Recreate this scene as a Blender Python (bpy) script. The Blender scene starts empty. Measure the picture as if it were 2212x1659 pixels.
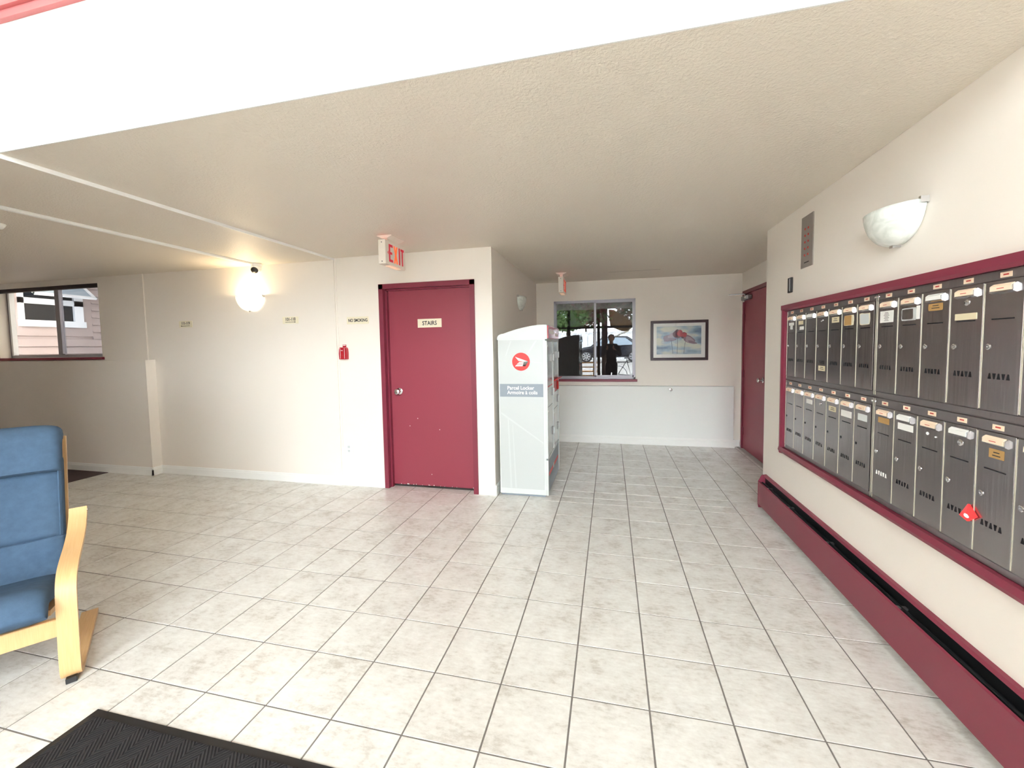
import bpy, bmesh, math, random
from mathutils import Vector, Matrix, Euler
random.seed(7)
PI = math.pi
SC = bpy.context.scene
COL = SC.collection

# ------------------------------------------------------------------ camera, sky, exposure
EYE = 1.4473
cam_d = bpy.data.cameras.new('camera')
cam_d.sensor_width = 36.0
cam_d.lens = 892.905 / 2212 * 36.0
cam_d.shift_x = -2.27 / 2212
cam_d.shift_y = -28.1 / 2212
cam_d.clip_start = 0.02
cam = bpy.data.objects.new('camera', cam_d)
COL.objects.link(cam)
YAW, PITCH, ROLL = 0.231803, -0.058873, -0.016669
fwd = Vector((-math.sin(YAW) * math.cos(PITCH), math.cos(YAW) * math.cos(PITCH), math.sin(PITCH)))
rgt = Vector((math.cos(YAW), math.sin(YAW), 0))
upv = rgt.cross(fwd)
r2 = rgt * math.cos(ROLL) + upv * math.sin(ROLL)
u2 = upv * math.cos(ROLL) - rgt * math.sin(ROLL)
M = Matrix((r2, u2, -fwd)).transposed().to_4x4()
M.translation = Vector((0, 0, EYE))
cam.matrix_world = M
SC.camera = cam

world = bpy.data.worlds.new('sky')
SC.world = world
world.use_nodes = True
bg = world.node_tree.nodes['Background']
bg.inputs[0].default_value = (0.89, 0.96, 1.0, 1)
bg.inputs[1].default_value = 36.0
def portal(name, loc, rot, sx, sy):
    d = bpy.data.lights.new(name, 'AREA')
    d.shape = 'RECTANGLE'; d.size = sx; d.size_y = sy
    d.cycles.is_portal = True
    o = bpy.data.objects.new(name, d); COL.objects.link(o)
    o.location = loc; o.rotation_euler = rot
    return o
portal('entrance_daylight_portal', (-0.40, -2.50, 2.35), (math.radians(90), 0, PI), 3.3, 4.7)
vs = SC.view_settings
vs.view_transform = 'Standard'
vs.look = 'None'
vs.exposure = -0.5
vs.gamma = 1.0
vs.use_curve_mapping = False
cy = SC.cycles
cy.max_bounces = 9; cy.diffuse_bounces = 6; cy.glossy_bounces = 3
cy.transparent_max_bounces = 8; cy.transmission_bounces = 2
cy.sample_clamp_indirect = 25.0
cy.caustics_reflective = False; cy.caustics_refractive = False
cy.use_denoising = True; cy.use_light_tree = False

# ------------------------------------------------------------------ materials
def S(r, g, b):
    f = lambda c: (c / 255 / 12.92) if c / 255 <= .04045 else ((c / 255 + .055) / 1.055) ** 2.4
    return (f(r), f(g), f(b), 1)
def mat(name, col, rough=.6, metal=0., spec=.5, emit=None, estr=0., bump=None, var=None, coat=0.):
    """bump=(scale, strength, distance, stretch) noise relief; var=(scale, amount) brightness mottling"""
    m = bpy.data.materials.new(name); m.use_nodes = True
    nt = m.node_tree; N = nt.nodes; L = nt.links
    p = N['Principled BSDF']
    c = col if len(col) == 4 else (*col, 1)
    p.inputs['Base Color'].default_value = c
    p.inputs['Roughness'].default_value = rough
    p.inputs['Metallic'].default_value = metal
    p.inputs['Specular IOR Level'].default_value = spec
    p.inputs['Coat Weight'].default_value = coat
    if emit:
        p.inputs['Emission Color'].default_value = (*emit[:3], 1)
        p.inputs['Emission Strength'].default_value = estr
    if bump or var:
        geo = N.new('ShaderNodeNewGeometry')
    if bump:
        mp = N.new('ShaderNodeMapping'); L.new(geo.outputs['Position'], mp.inputs[0])
        mp.inputs['Scale'].default_value = bump[3] if len(bump) > 3 else (1, 1, 1)
        n = N.new('ShaderNodeTexNoise'); n.inputs['Scale'].default_value = bump[0]
        n.inputs['Detail'].default_value = 3
        L.new(mp.outputs[0], n.inputs['Vector'])
        b = N.new('ShaderNodeBump'); b.inputs['Strength'].default_value = bump[1]
        b.inputs['Distance'].default_value = bump[2]
        L.new(n.outputs['Fac'], b.inputs['Height']); L.new(b.outputs[0], p.inputs['Normal'])
    if var:
        n2 = N.new('ShaderNodeTexNoise'); n2.inputs['Scale'].default_value = var[0]
        n2.inputs['Detail'].default_value = 5; n2.inputs['Roughness'].default_value = .6
        L.new(geo.outputs['Position'], n2.inputs['Vector'])
        r = N.new('ShaderNodeValToRGB')
        a = var[1]
        r.color_ramp.elements[0].position = .3; r.color_ramp.elements[1].position = .7
        r.color_ramp.elements[0].color = (c[0] * (1 - a), c[1] * (1 - a), c[2] * (1 - a), 1)
        r.color_ramp.elements[1].color = (min(1, c[0] * (1 + a)), min(1, c[1] * (1 + a)), min(1, c[2] * (1 + a)), 1)
        L.new(n2.outputs['Fac'], r.inputs[0]); L.new(r.outputs[0], p.inputs['Base Color'])
    return m

MT = {}
MT['wall'] = mat('painted_wall', S(241, 234, 225), .55)
MT['panelpaint'] = mat('panel_paint', S(242, 243, 240), .45)
MT['ceiling'] = mat('stippled_ceiling', S(223, 214, 200), .48, bump=(85, .55, .006))
MT['bulk'] = mat('bulkhead_paint', S(226, 227, 224), .6)
MT['white'] = mat('white_trim_paint', S(246, 246, 243), .4)
MT['maroon'] = mat('maroon_paint', S(132, 50, 69), .38)
MT['maroon_door'] = mat('maroon_door_paint', S(150, 62, 78), .42)
MT['pink'] = mat('overlit_red_trim', S(205, 120, 122), .5)  # red paint, with strong light put into the paler colour
MT['grout'] = mat('grout', S(122, 117, 113), .9)
MT['carpet'] = mat('brown_carpet', S(88, 74, 76), .95, bump=(500, .5, .004))
MT['alu'] = mat('window_aluminium', S(158, 155, 162), .4, .4)
MT['chrome'] = mat('chrome', (.75, .75, .76), .14, 1.)
MT['steel'] = mat('brushed_steel', (.40, .375, .38), .25, .95, bump=(7, .045, .02, (1, 4, .22)))
MT['steel_body'] = mat('steel_housing', (.32, .30, .305), .38, .9, bump=(18, .08, .02, (1, 4, .5)))
MT['steel_glint'] = mat('steel_edge_glint', S(206, 200, 180), .45, .4)  # cream tone paints the glint along the folded steel edges
MT['plate'] = mat('intercom_steel', S(150, 142, 136), .4, .1)
MT['black'] = mat('black_plastic', (.012, .012, .014), .4)
MT['hole'] = mat('dark_opening', (.004, .004, .006), .9)
MT['darkmetal'] = mat('dark_fins', (.03, .035, .04), .35, .7)
MT['cream'] = mat('cream_sign_plastic', S(238, 230, 205), .4)
MT['cream2'] = mat('cream_card', S(222, 210, 178), .6)
MT['peach'] = mat('peach_label', S(250, 226, 200), .6)
MT['paper'] = mat('white_paper', S(240, 240, 236), .7)
MT['tan'] = mat('tan_tape', S(186, 148, 92), .6)
MT['ink'] = mat('black_ink', (.02, .02, .022), .6)
MT['inkred'] = mat('red_ink', S(200, 70, 60), .6)
MT['darkbrown'] = mat('dark_brown_frame', S(52, 26, 34), .35)
MT['bluefab'] = mat('blue_fabric', S(72, 94, 118), .9, spec=.2, bump=(600, .25, .002), var=(30, .10))
MT['dark_shade'] = mat('unlit_dark_tone', S(70, 62, 62), .9)  # shade put into the colour, for unlit spaces and the window head
MT['lockerwhite'] = mat('locker_white', S(216, 221, 220), .35)
MT['lockerpanel'] = mat('locker_panel', S(199, 204, 204), .3)
MT['lockergrey'] = mat('locker_grey', S(142, 152, 163), .4)
MT['lockerdoor'] = mat('locker_door_metal', S(200, 204, 202), .22, .55)
MT['postred'] = mat('post_red', S(222, 44, 44), .35)
MT['clearred'] = mat('red_header_plastic', S(196, 40, 48), .12)
MT['alarmred'] = mat('alarm_red', S(178, 24, 40), .3)
MT['exitbody'] = mat('exit_housing', S(236, 228, 216), .45)
MT['exitred'] = mat('exit_letter_glow', S(150, 8, 34), .4, emit=(1, .012, .05), estr=.42)
MT['exithot'] = mat('exit_letter_hot', S(240, 60, 20), .4, emit=(1, .20, .04), estr=.85)
MT['exitlens'] = mat('exit_down_lens', S(250, 220, 200), .4, emit=(1, .50, .30), estr=.8)
MT['redglow'] = mat('exit_top_slot', S(220, 20, 20), .4, emit=(1, .05, .04), estr=4.5)
MT['redmarker'] = mat('red_marker_glow', S(240, 50, 50), .2, emit=(1, .06, .07), estr=.6)
MT['redmarkercore'] = mat('red_marker_core', S(255, 180, 180), .2, emit=(1, .55, .55), estr=1.4)
MT['siding'] = mat('pink_beige_siding', S(176, 160, 155), .8, var=(3, .04))
MT['pvc'] = mat('white_window_vinyl', S(240, 243, 246), .4)
MT['darkglass'] = mat('dark_window_glass', (.012, .014, .018), .05)
MT['skyglass'] = mat('sash_glass', S(170, 186, 200), .12)
MT['concrete'] = mat('outdoor_paving', S(176, 172, 166), .9, var=(2, .1))
MT['fence'] = mat('white_fence', S(232, 234, 236), .7)
MT['carpaint'] = mat('dark_blue_car', (.012, .016, .026), .2, .2, coat=1.)
MT['rubber'] = mat('tyre_rubber', (.01, .01, .011), .8)
MT['alloy'] = mat('alloy_wheel', (.7, .7, .72), .3, .8)
MT['leaf'] = mat('hedge_leaf', S(96, 128, 72), .7)
MT['leafdark'] = mat('dark_leaf', S(54, 66, 44), .7)
MT['leafred'] = mat('red_brown_leaf', S(110, 70, 60), .7)
MT['bark'] = mat('bark', S(70, 58, 50), .9)
MT['bench'] = mat('orange_bench_wood', S(214, 150, 70), .5)
MT['canopy'] = mat('tan_awning', S(160, 128, 92), .8)
MT['post'] = mat('brown_post', S(92, 70, 56), .7)
MT['bronze'] = mat('dark_bronze_mullion', S(62, 56, 54), .4, .4)
MT['skin'] = mat('skin', S(196, 150, 124), .5)
MT['jacket'] = mat('dark_jacket', (.014, .014, .018), .9)
MT['trousers'] = mat('dark_trousers', (.010, .011, .016), .9)
MT['hair'] = mat('dark_hair', (.012, .010, .009), .6)
MT['grey'] = mat('grey_metal', S(150, 148, 148), .3, .8)
MT['green'] = mat('upper_grey_green', S(150, 158, 146), .8)

def wood_mat():
    m = bpy.data.materials.new('birch_veneer'); m.use_nodes = True
    N = m.node_tree.nodes; L = m.node_tree.links; p = N['Principled BSDF']
    tc = N.new('ShaderNodeTexCoord'); mp = N.new('ShaderNodeMapping'); mp.inputs['Scale'].default_value = (2, 40, 2)
    n = N.new('ShaderNodeTexNoise'); n.inputs['Scale'].default_value = 6; n.inputs['Detail'].default_value = 6
    L.new(tc.outputs['Object'], mp.inputs[0]); L.new(mp.outputs[0], n.inputs['Vector'])
    r = N.new('ShaderNodeValToRGB')
    r.color_ramp.elements[0].color = S(202, 157, 104); r.color_ramp.elements[1].color = S(222, 186, 136)
    L.new(n.outputs['Fac'], r.inputs[0]); L.new(r.outputs[0], p.inputs['Base Color'])
    p.inputs['Roughness'].default_value = .35
    return m
MT['birch'] = wood_mat()

def tile_mat():
    m = bpy.data.materials.new('beige_ceramic_tile'); m.use_nodes = True
    N = m.node_tree.nodes; L = m.node_tree.links; p = N['Principled BSDF']
    geo = N.new('ShaderNodeNewGeometry'); oi = N.new('ShaderNodeObjectInfo')
    add = N.new('ShaderNodeVectorMath'); add.operation = 'ADD'
    comb = N.new('ShaderNodeCombineXYZ')
    mul = N.new('ShaderNodeMath'); mul.operation = 'MULTIPLY'; mul.inputs[1].default_value = 40
    L.new(oi.outputs['Random'], mul.inputs[0]); L.new(mul.outputs[0], comb.inputs[2])
    L.new(geo.outputs['Position'], add.inputs[0]); L.new(comb.outputs[0], add.inputs[1])
    n1 = N.new('ShaderNodeTexNoise'); n1.inputs['Scale'].default_value = 6.5; n1.inputs['Detail'].default_value = 5; n1.inputs['Roughness'].default_value = .68
    n2 = N.new('ShaderNodeTexNoise'); n2.inputs['Scale'].default_value = 46; n2.inputs['Detail'].default_value = 3; n2.inputs['Roughness'].default_value = .7
    mp = N.new('ShaderNodeMapping'); mp.inputs['Scale'].default_value = (.55, 1.3, 1)
    L.new(add.outputs[0], mp.inputs[0])
    L.new(add.outputs[0], n1.inputs['Vector']); L.new(mp.outputs[0], n2.inputs['Vector'])
    mx = N.new('ShaderNodeMix'); mx.data_type = 'FLOAT'; mx.inputs[0].default_value = .42
    L.new(n1.outputs['Fac'], mx.inputs[2]); L.new(n2.outputs['Fac'], mx.inputs[3])
    r = N.new('ShaderNodeValToRGB'); e = r.color_ramp.elements
    e[0].position = .34; e[0].color = S(194, 189, 181)
    e[1].position = .62; e[1].color = S(232, 232, 228)
    e2 = r.color_ramp.elements.new(.47); e2.color = S(219, 217, 212)
    L.new(mx.outputs[0], r.inputs[0]); L.new(r.outputs[0], p.inputs['Base Color'])
    p.inputs['Roughness'].default_value = .27
    return m
MT['tile'] = tile_mat()

def glass_mat(name, refl, tint=(1, 1, 1), boost=None):
    """thin pane: part mirror, part clear"""
    m = bpy.data.materials.new(name); m.use_nodes = True
    N = m.node_tree.nodes; L = m.node_tree.links
    N.remove(N['Principled BSDF'])
    g = N.new('ShaderNodeBsdfGlossy'); g.inputs['Roughness'].default_value = 0.0; g.inputs['Color'].default_value = (.95, .97, 1, 1)
    t = N.new('ShaderNodeBsdfTransparent'); t.inputs['Color'].default_value = (*tint, 1)
    mx = N.new('ShaderNodeMixShader'); mx.inputs[0].default_value = refl
    L.new(t.outputs[0], mx.inputs[1]); L.new(g.outputs[0], mx.inputs[2]); L.new(mx.outputs[0], N['Material Output'].inputs[0])
    return m
MT['glass'] = glass_mat('clear_window_glass', .05)
MT['mirrorglass'] = glass_mat('reflective_window_glass', .075, (.6, .6, .6))
MT['glassgrey'] = glass_mat('screened_glass', .05, (.74, .76, .80))

def frosted(name, emit=0.):
    m = bpy.data.materials.new(name); m.use_nodes = True
    N = m.node_tree.nodes; L = m.node_tree.links; p = N['Principled BSDF']
    tc = N.new('ShaderNodeTexCoord'); w = N.new('ShaderNodeTexNoise'); w.inputs['Scale'].default_value = 9; w.inputs['Distortion'].default_value = 2.5
    L.new(tc.outputs['Object'], w.inputs['Vector'])
    r = N.new('ShaderNodeValToRGB'); r.color_ramp.elements[0].position = .35; r.color_ramp.elements[1].position = .6
    r.color_ramp.elements[0].color = S(214, 220, 212); r.color_ramp.elements[1].color = S(236, 240, 234)
    L.new(w.outputs['Fac'], r.inputs[0]); L.new(r.outputs[0], p.inputs['Base Color'])
    p.inputs['Roughness'].default_value = .25
    if emit:
        p.inputs['Emission Color'].default_value = (1, .84, .60, 1); p.inputs['Emission Strength'].default_value = emit
    return m
MT['frost'] = frosted('alabaster_glass')
MT['frostlit'] = frosted('alabaster_glass_lit', 1.6)

def mat_rug():
    m = bpy.data.materials.new('ribbed_mat'); m.use_nodes = True
    N = m.node_tree.nodes; L = m.node_tree.links; p = N['Principled BSDF']
    geo = N.new('ShaderNodeNewGeometry'); sp = N.new('ShaderNodeSeparateXYZ'); L.new(geo.outputs['Position'], sp.inputs[0])
    def math_(op, a, b=None):
        n = N.new('ShaderNodeMath'); n.operation = op
        for i, v in enumerate((a, b)):
            if v is None: continue
            if isinstance(v, (int, float)): n.inputs[i].default_value = v
            else: L.new(v, n.inputs[i])
        return n.outputs[0]
    zig = math_('PINGPONG', sp.outputs[0], .055)
    t = math_('ADD', math_('MULTIPLY', zig, 1.15), sp.outputs[1])
    s = math_('SINE', math_('MULTIPLY', t, 2 * PI / .0165))
    s = math_('MULTIPLY', math_('ADD', s, 1.0), .5)
    n = N.new('ShaderNodeTexNoise'); n.inputs['Scale'].default_value = 420; n.inputs['Detail'].default_value = 3
    L.new(geo.outputs['Position'], n.inputs['Vector'])
    hgt = math_('ADD', s, math_('MULTIPLY', n.outputs['Fac'], .6))
    r = N.new('ShaderNodeValToRGB')
    r.color_ramp.elements[0].color = S(10, 10, 13); r.color_ramp.elements[1].color = S(46, 43, 45)
    r.color_ramp.elements[0].position = .2; r.color_ramp.elements[1].position = 1.0
    L.new(math_('MULTIPLY', hgt, .75), r.inputs[0]); L.new(r.outputs[0], p.inputs['Base Color'])
    p.inputs['Roughness'].default_value = .95
    b = N.new('ShaderNodeBump'); b.inputs['Strength'].default_value = .9; b.inputs['Distance'].default_value = .004
    L.new(hgt, b.inputs['Height']); L.new(b.outputs[0], p.inputs['Normal'])
    return m
MT['rug'] = mat_rug()

# ------------------------------------------------------------------ mesh helpers
class MB:
    def __init__(s): s.bm = bmesh.new()
    def box(s, x0, x1, y0, y1, z0, z1, bev=0., seg=1):
        r = bmesh.ops.create_cube(s.bm, size=1.0)
        vs_ = r['verts']
        for v in vs_:
            v.co = Vector(((x0 + x1) / 2 + v.co.x * (x1 - x0), (y0 + y1) / 2 + v.co.y * (y1 - y0), (z0 + z1) / 2 + v.co.z * (z1 - z0)))
        if bev > 0:
            es = {e for v in vs_ for e in v.link_edges}
            bmesh.ops.bevel(s.bm, geom=list(es), offset=bev, segments=seg, affect='EDGES', profile=.5)
        return s
    def obox(s, c, ax, ay, az, dx, dy, dz):
        c = Vector(c)
        P = [c + ax * (i * dx / 2) + ay * (j * dy / 2) + az * (k * dz / 2) for k in (-1, 1) for j in (-1, 1) for i in (-1, 1)]
        v = [s.bm.verts.new(p) for p in P]
        for f in ((0, 2, 3, 1), (4, 5, 7, 6), (0, 1, 5, 4), (2, 6, 7, 3), (0, 4, 6, 2), (1, 3, 7, 5)):
            s.bm.faces.new([v[i] for i in f])
        return s
    def prism(s, pts, axis, a, b):
        """closed polygon (2D pts) extruded along axis from a to b"""
        def mk(p, t):
            return {'x': (t, p[0], p[1]), 'y': (p[0], t, p[1]), 'z': (p[0], p[1], t)}[axis]
        A = [s.bm.verts.new(mk(p, a)) for p in pts]; B = [s.bm.verts.new(mk(p, b)) for p in pts]
        n = len(pts)
        fs = [s.bm.faces.new(A), s.bm.faces.new(B)]
        for i in range(n): fs.append(s.bm.faces.new((A[i], A[(i + 1) % n], B[(i + 1) % n], B[i])))
        bmesh.ops.recalc_face_normals(s.bm, faces=fs)
        return s
    def tube(s, pts, rad, n=10, cap=True):
        pts = [Vector(p) for p in pts]
        rads = rad if isinstance(rad, (list, tuple)) else [rad] * len(pts)
        rings = []; prev = None
        for i, p in enumerate(pts):
            d = (pts[min(i + 1, len(pts) - 1)] - pts[max(i - 1, 0)]).normalized()
            if prev is None:
                a = d.orthogonal().normalized()
            else:
                a = (prev - d * prev.dot(d)).normalized()
            prev = a; b = d.cross(a)
            rings.append([s.bm.verts.new(p + (a * math.cos(2 * PI * k / n) + b * math.sin(2 * PI * k / n)) * rads[i]) for k in range(n)])
        fs = []
        for A, B in zip(rings, rings[1:]):
            for k in range(n): fs.append(s.bm.faces.new((A[k], A[(k + 1) % n], B[(k + 1) % n], B[k])))
        if cap:
            fs.append(s.bm.faces.new(rings[0])); fs.append(s.bm.faces.new(rings[-1]))
        bmesh.ops.recalc_face_normals(s.bm, faces=fs)
        return s
    def ribbon(s, path, wdir, width, thick):
        """flat strip following path (points), wide along wdir, thick along the path normal"""
        path = [Vector(p) for p in path]; wdir = Vector(wdir).normalized(); R = []
        for i, p in enumerate(path):
            d = (path[min(i + 1, len(path) - 1)] - path[max(i - 1, 0)]).normalized()
            nn = d.cross(wdir).normalized()
            R.append([s.bm.verts.new(p + wdir * (a * width / 2) + nn * (b * thick / 2)) for a, b in ((-1, -1), (1, -1), (1, 1), (-1, 1))])
        fs = [s.bm.faces.new(R[0]), s.bm.faces.new(R[-1])]
        for A, B in zip(R, R[1:]):
            for k in range(4): fs.append(s.bm.faces.new((A[k], A[(k + 1) % 4], B[(k + 1) % 4], B[k])))
        bmesh.ops.recalc_face_normals(s.bm, faces=fs)
        return s
    def lathe(s, prof, org, axis, n=24):
        """prof: (radius, dist along axis)"""
        org = Vector(org); ax = Vector(axis).normalized(); a = ax.orthogonal().normalized(); b = ax.cross(a)
        rings = []
        for r, t in prof:
            rings.append([s.bm.verts.new(org + ax * t + (a * math.cos(2 * PI * k / n) + b * math.sin(2 * PI * k / n)) * max(r, 1e-5)) for k in range(n)])
        fs = []
        for A, B in zip(rings, rings[1:]):
            for k in range(n): fs.append(s.bm.faces.new((A[k], A[(k + 1) % n], B[(k + 1) % n], B[k])))
        fs.append(s.bm.faces.new(rings[0])); fs.append(s.bm.faces.new(rings[-1]))
        bmesh.ops.recalc_face_normals(s.bm, faces=fs)
        return s
    def ball(s, c, r, sc=(1, 1, 1), n=16):
        k = bmesh.ops.create_uvsphere(s.bm, u_segments=n, v_segments=n // 2 + 2, radius=1.0)
        for v in k['verts']:
            v.co = Vector((c[0] + v.co.x * r * sc[0], c[1] + v.co.y * r * sc[1], c[2] + v.co.z * r * sc[2]))
        return s
    def mesh(s, name, origin=(0, 0, 0)):
        o = Vector(origin)
        for v in s.bm.verts: v.co -= o
        me = bpy.data.meshes.new(name); s.bm.to_mesh(me); s.bm.free()
        return me
    def build(s, name, m, parent=None, loc=None, smooth=False):
        """verts are given in world space; parent is an unrotated root"""
        if loc is None:
            loc = world_loc(parent) if parent else (0, 0, 0)
        me = s.mesh(name, loc)
        return link(name, me, m, parent, loc, smooth)

WL = {}
def world_loc(o):
    return WL.get(o.name, Vector((0, 0, 0)))
def link(name, me, m, parent=None, loc=(0, 0, 0), smooth=False):
    o = bpy.data.objects.new(name, me); COL.objects.link(o)
    if isinstance(m, str): m = MT[m]
    if m and not me.materials: me.materials.append(m)
    if smooth:
        for p in me.polygons: p.use_smooth = True
    WL[o.name] = Vector(loc)
    if parent:
        o.parent = parent; o.location = Vector(loc) - world_loc(parent)
    else:
        o.location = loc
    return o
def root(name, loc, label=None, cat=None, group=None):
    o = bpy.data.objects.new(name, None); COL.objects.link(o)
    o.empty_display_size = .1; o.location = loc; WL[o.name] = Vector(loc)
    return tag(o, label, cat, group)
def tag(o, label=None, cat=None, group=None, kind=None):
    if label: o['label'] = label
    if cat: o['category'] = cat
    if group: o['group'] = group
    if kind: o['kind'] = kind
    return o
def struct(o, label=None):
    o['kind'] = 'structure'
    if label: o['label'] = label
    return o
def smooth_by_angle(o, ang=40):
    me = o.data
    for p in me.polygons: p.use_smooth = True
    bm = bmesh.new(); bm.from_mesh(me)
    for e in bm.edges:
        if len(e.link_faces) == 2 and e.calc_face_angle(0) > math.radians(ang): e.smooth = False
    bm.to_mesh(me); bm.free()
    return o
def text_mesh(name, body, size, align='CENTER', bold=0.0, extr=.0006, spacing=1.0, line=1.0):
    cu = bpy.data.curves.new(name, 'FONT'); cu.body = body; cu.size = size
    cu.align_x = align; cu.align_y = 'CENTER'; cu.extrude = extr; cu.offset = bold; cu.space_character = spacing; cu.space_line = line
    cu.resolution_u = 3
    t = bpy.data.objects.new(name, cu); COL.objects.link(t)
    bpy.context.view_layer.update()
    me = bpy.data.meshes.new_from_object(t)
    bpy.data.objects.remove(t); bpy.data.curves.remove(cu)
    me.name = name
    me.materials.clear()
    return me
ROT_FRONT = Euler((PI / 2, 0, 0))            # faces -y
ROT_RIGHT = Euler((PI / 2, 0, PI / 2))       # faces +x
ROT_LEFT = Euler((PI / 2, 0, -PI / 2))       # faces -x
def text(name, body, size, loc, rot, m, parent, **k):
    sx = k.pop('sx', 1.0)
    o = link(name, text_mesh(name, body, size, **k), m, parent, loc)
    o.rotation_euler = rot; o.scale = (sx, 1, 1)
    return o

# ------------------------------------------------------------------ key planes (metres)
ZC = 2.394        # lobby ceiling
ZL = 2.375        # lower ceiling of the hall on the left
YA = 3.817        # wall with the stair door
YAL = 3.806       # its left half, one board thickness proud
XS = -2.795       # where the left half begins
XN = -1.095       # alcove left wall
YB = 6.254        # alcove window wall
XR = 1.306        # mailbox wall
YR = 3.99         # end of mailbox wall
XD = 1.755        # alcove right wall with door
YK = 1.396        # bulkhead face
XL = -5.36        # hall corner
ZT = 5.0          # entrance hall ceiling
YE = -2.6         # entrance glazing
XW = -2.55        # unseen stub wall added to shade the hall on the left, up to YW
YW = .35
XE = -3.5         # entrance hall left wall

# ------------------------------------------------------------------ floor
T = .3048; TX0 = -.4622; TY0 = 1.9374
FX0, FX1, FY0, FY1 = -5.95, XD, YE, YB
def in_floor(x, y):
    return FX0 <= x <= FX1 and FY0 <= y <= YB
fb = MB()
fb.box(FX0, XD + .1, YE - .1, YB + .15, -.08, -.0022)
floor = struct(fb.build('floor', 'grout'), 'beige ceramic tile floor of the lobby')
def project(p):
    d = Vector(p) - Vector((0, 0, EYE)); z = d.dot(fwd)
    if z < .15: return None
    return (1108.27 + 892.9 * d.dot(r2) / z, 801.4 - 892.9 * d.dot(u2) / z, z)
# rectangles of floor that carry tiles
regions = [(FX0, XR - .001, YE, YA + .085), (XN, XD - .045, YA + .085, YB)]
cells = []
for i in range(-22, 12):
    for j in range(-17, 17):
        x0 = TX0 + i * T; y0 = TY0 + j * T
        for R in regions:
            a0, a1 = max(x0, R[0]), min(x0 + T, R[1]); b0, b1 = max(y0, R[2]), min(y0 + T, R[3])
            if a1 - a0 > .02 and b1 - b0 > .02:
                pr = [project((x, y, 0)) for x in (a0, a1) for y in (b0, b1)]
                vis = [p for p in pr if p and -60 < p[0] < 2272 and 500 < p[1] < 1720]
                area = 0
                if vis and all(pr):
                    q = [pr[0], pr[1], pr[3], pr[2]]
                    area = abs(sum(q[k][0] * q[(k + 1) % 4][1] - q[(k + 1) % 4][0] * q[k][1] for k in range(4))) / 2
                    cx, cyy = (a0 + a1) / 2, (b0 + b1) / 2
                    if cyy > YA and cx < -.75 and cx < XN: area = 0
                cells.append((area, a0, a1, b0, b1))
cells.sort(key=lambda c: -c[0])
def tile_geo(mb, a0, a1, b0, b1, off=(0, 0)):
    g = .0032; c = .0006
    lo = [(a0 + g, b0 + g), (a1 - g, b0 + g), (a1 - g, b1 - g), (a0 + g, b1 - g)]
    hi = [(a0 + g + c, b0 + g + c), (a1 - g - c, b0 + g + c), (a1 - g - c, b1 - g - c), (a0 + g + c, b1 - g - c)]
    V0 = [mb.bm.verts.new((x, y, -.0024)) for x, y in lo]; V1 = [mb.bm.verts.new((x, y, 0)) for x, y in hi]
    mb.bm.faces.new(V1)
    for k in range(4): mb.bm.faces.new((V0[k], V0[(k + 1) % 4], V1[(k + 1) % 4], V1[k]))
mb = MB(); tile_geo(mb, -T / 2, T / 2, -T / 2, T / 2)
full_tile = mb.mesh('tile'); full_tile.materials.append(MT['tile'])
rest = MB(); nt = 0
for area, a0, a1, b0, b1 in cells:
    if area > 40 and nt < 300:
        nt += 1
        if a1 - a0 > T - .001 and b1 - b0 > T - .001:
            me = full_tile
        else:
            mb = MB(); tile_geo(mb, -(a1 - a0) / 2, (a1 - a0) / 2, -(b1 - b0) / 2, (b1 - b0) / 2)
            me = mb.mesh('tile')
        link('tile', me, 'tile', floor, ((a0 + a1) / 2, (b0 + b1) / 2, random.uniform(-.0004, .0002)))
    else:
        tile_geo(rest, a0, a1, b0, b1)
ro = rest.build('tile_field', 'tile', floor); ro['kind'] = 'stuff'
cb = MB().box(-9.0, FX0 - .002, YW, YA - .005, -.08, .004).build('carpet', 'carpet')
tag(cb, 'dark brown carpet of the hall left of the tiles', 'carpet')

# ------------------------------------------------------------------ ceilings
cm = MB().box(XS, XD + .1, YK, YB + .1, ZC, ZC + .05)
ceil = struct(cm.build('ceiling', 'ceiling'), 'stippled beige ceiling over the lobby')
cl = MB().box(-9.1, XS, YK, YA + .1, ZL, ZC + .05); cl.box(-9.1, XE, YW - .1, YK, ZL, ZC + .05)
struct(cl.build('ceiling', 'ceiling'), 'slightly lower ceiling board over the hall side')
tr2 = MB().box(XS - .001, XS + .004, YK, YA, ZL - .003, ZC - .0005); tr2.box(-9, XS, YK - .012, YK - .006, ZL - .002, ZL + .022)  # white strip puts the lit look of the ceiling step into colour
struct(tr2.build('step_light_strip', 'white'), 'thin white strip painted for light on the hall ceiling step')
crk = MB().box(-.02, .62, 5.593, 5.597, ZC - .0006, ZC + .002).build('ceiling_crack', 'hole', ceil)

# ------------------------------------------------------------------ walls
w = MB()
DX0, DX1, DZ = -2.245, -1.315, 2.062
w.box(XS, DX0, YA, YA + .16, 0, ZC + .03); w.box(DX1, XN, YA, YA + .16, 0, ZC + .03); w.box(DX0, DX1, YA, YA + .16, DZ, ZC + .03)
struct(w.build('wall_stairs', 'wall'), 'cream wall around the maroon stair door')
w = MB().box(XL - .3, XS, YAL, YA + .16, 0, ZC + .03)
struct(w.build('wall_hall', 'wall'), 'cream wall with the lit sconce')
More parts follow.
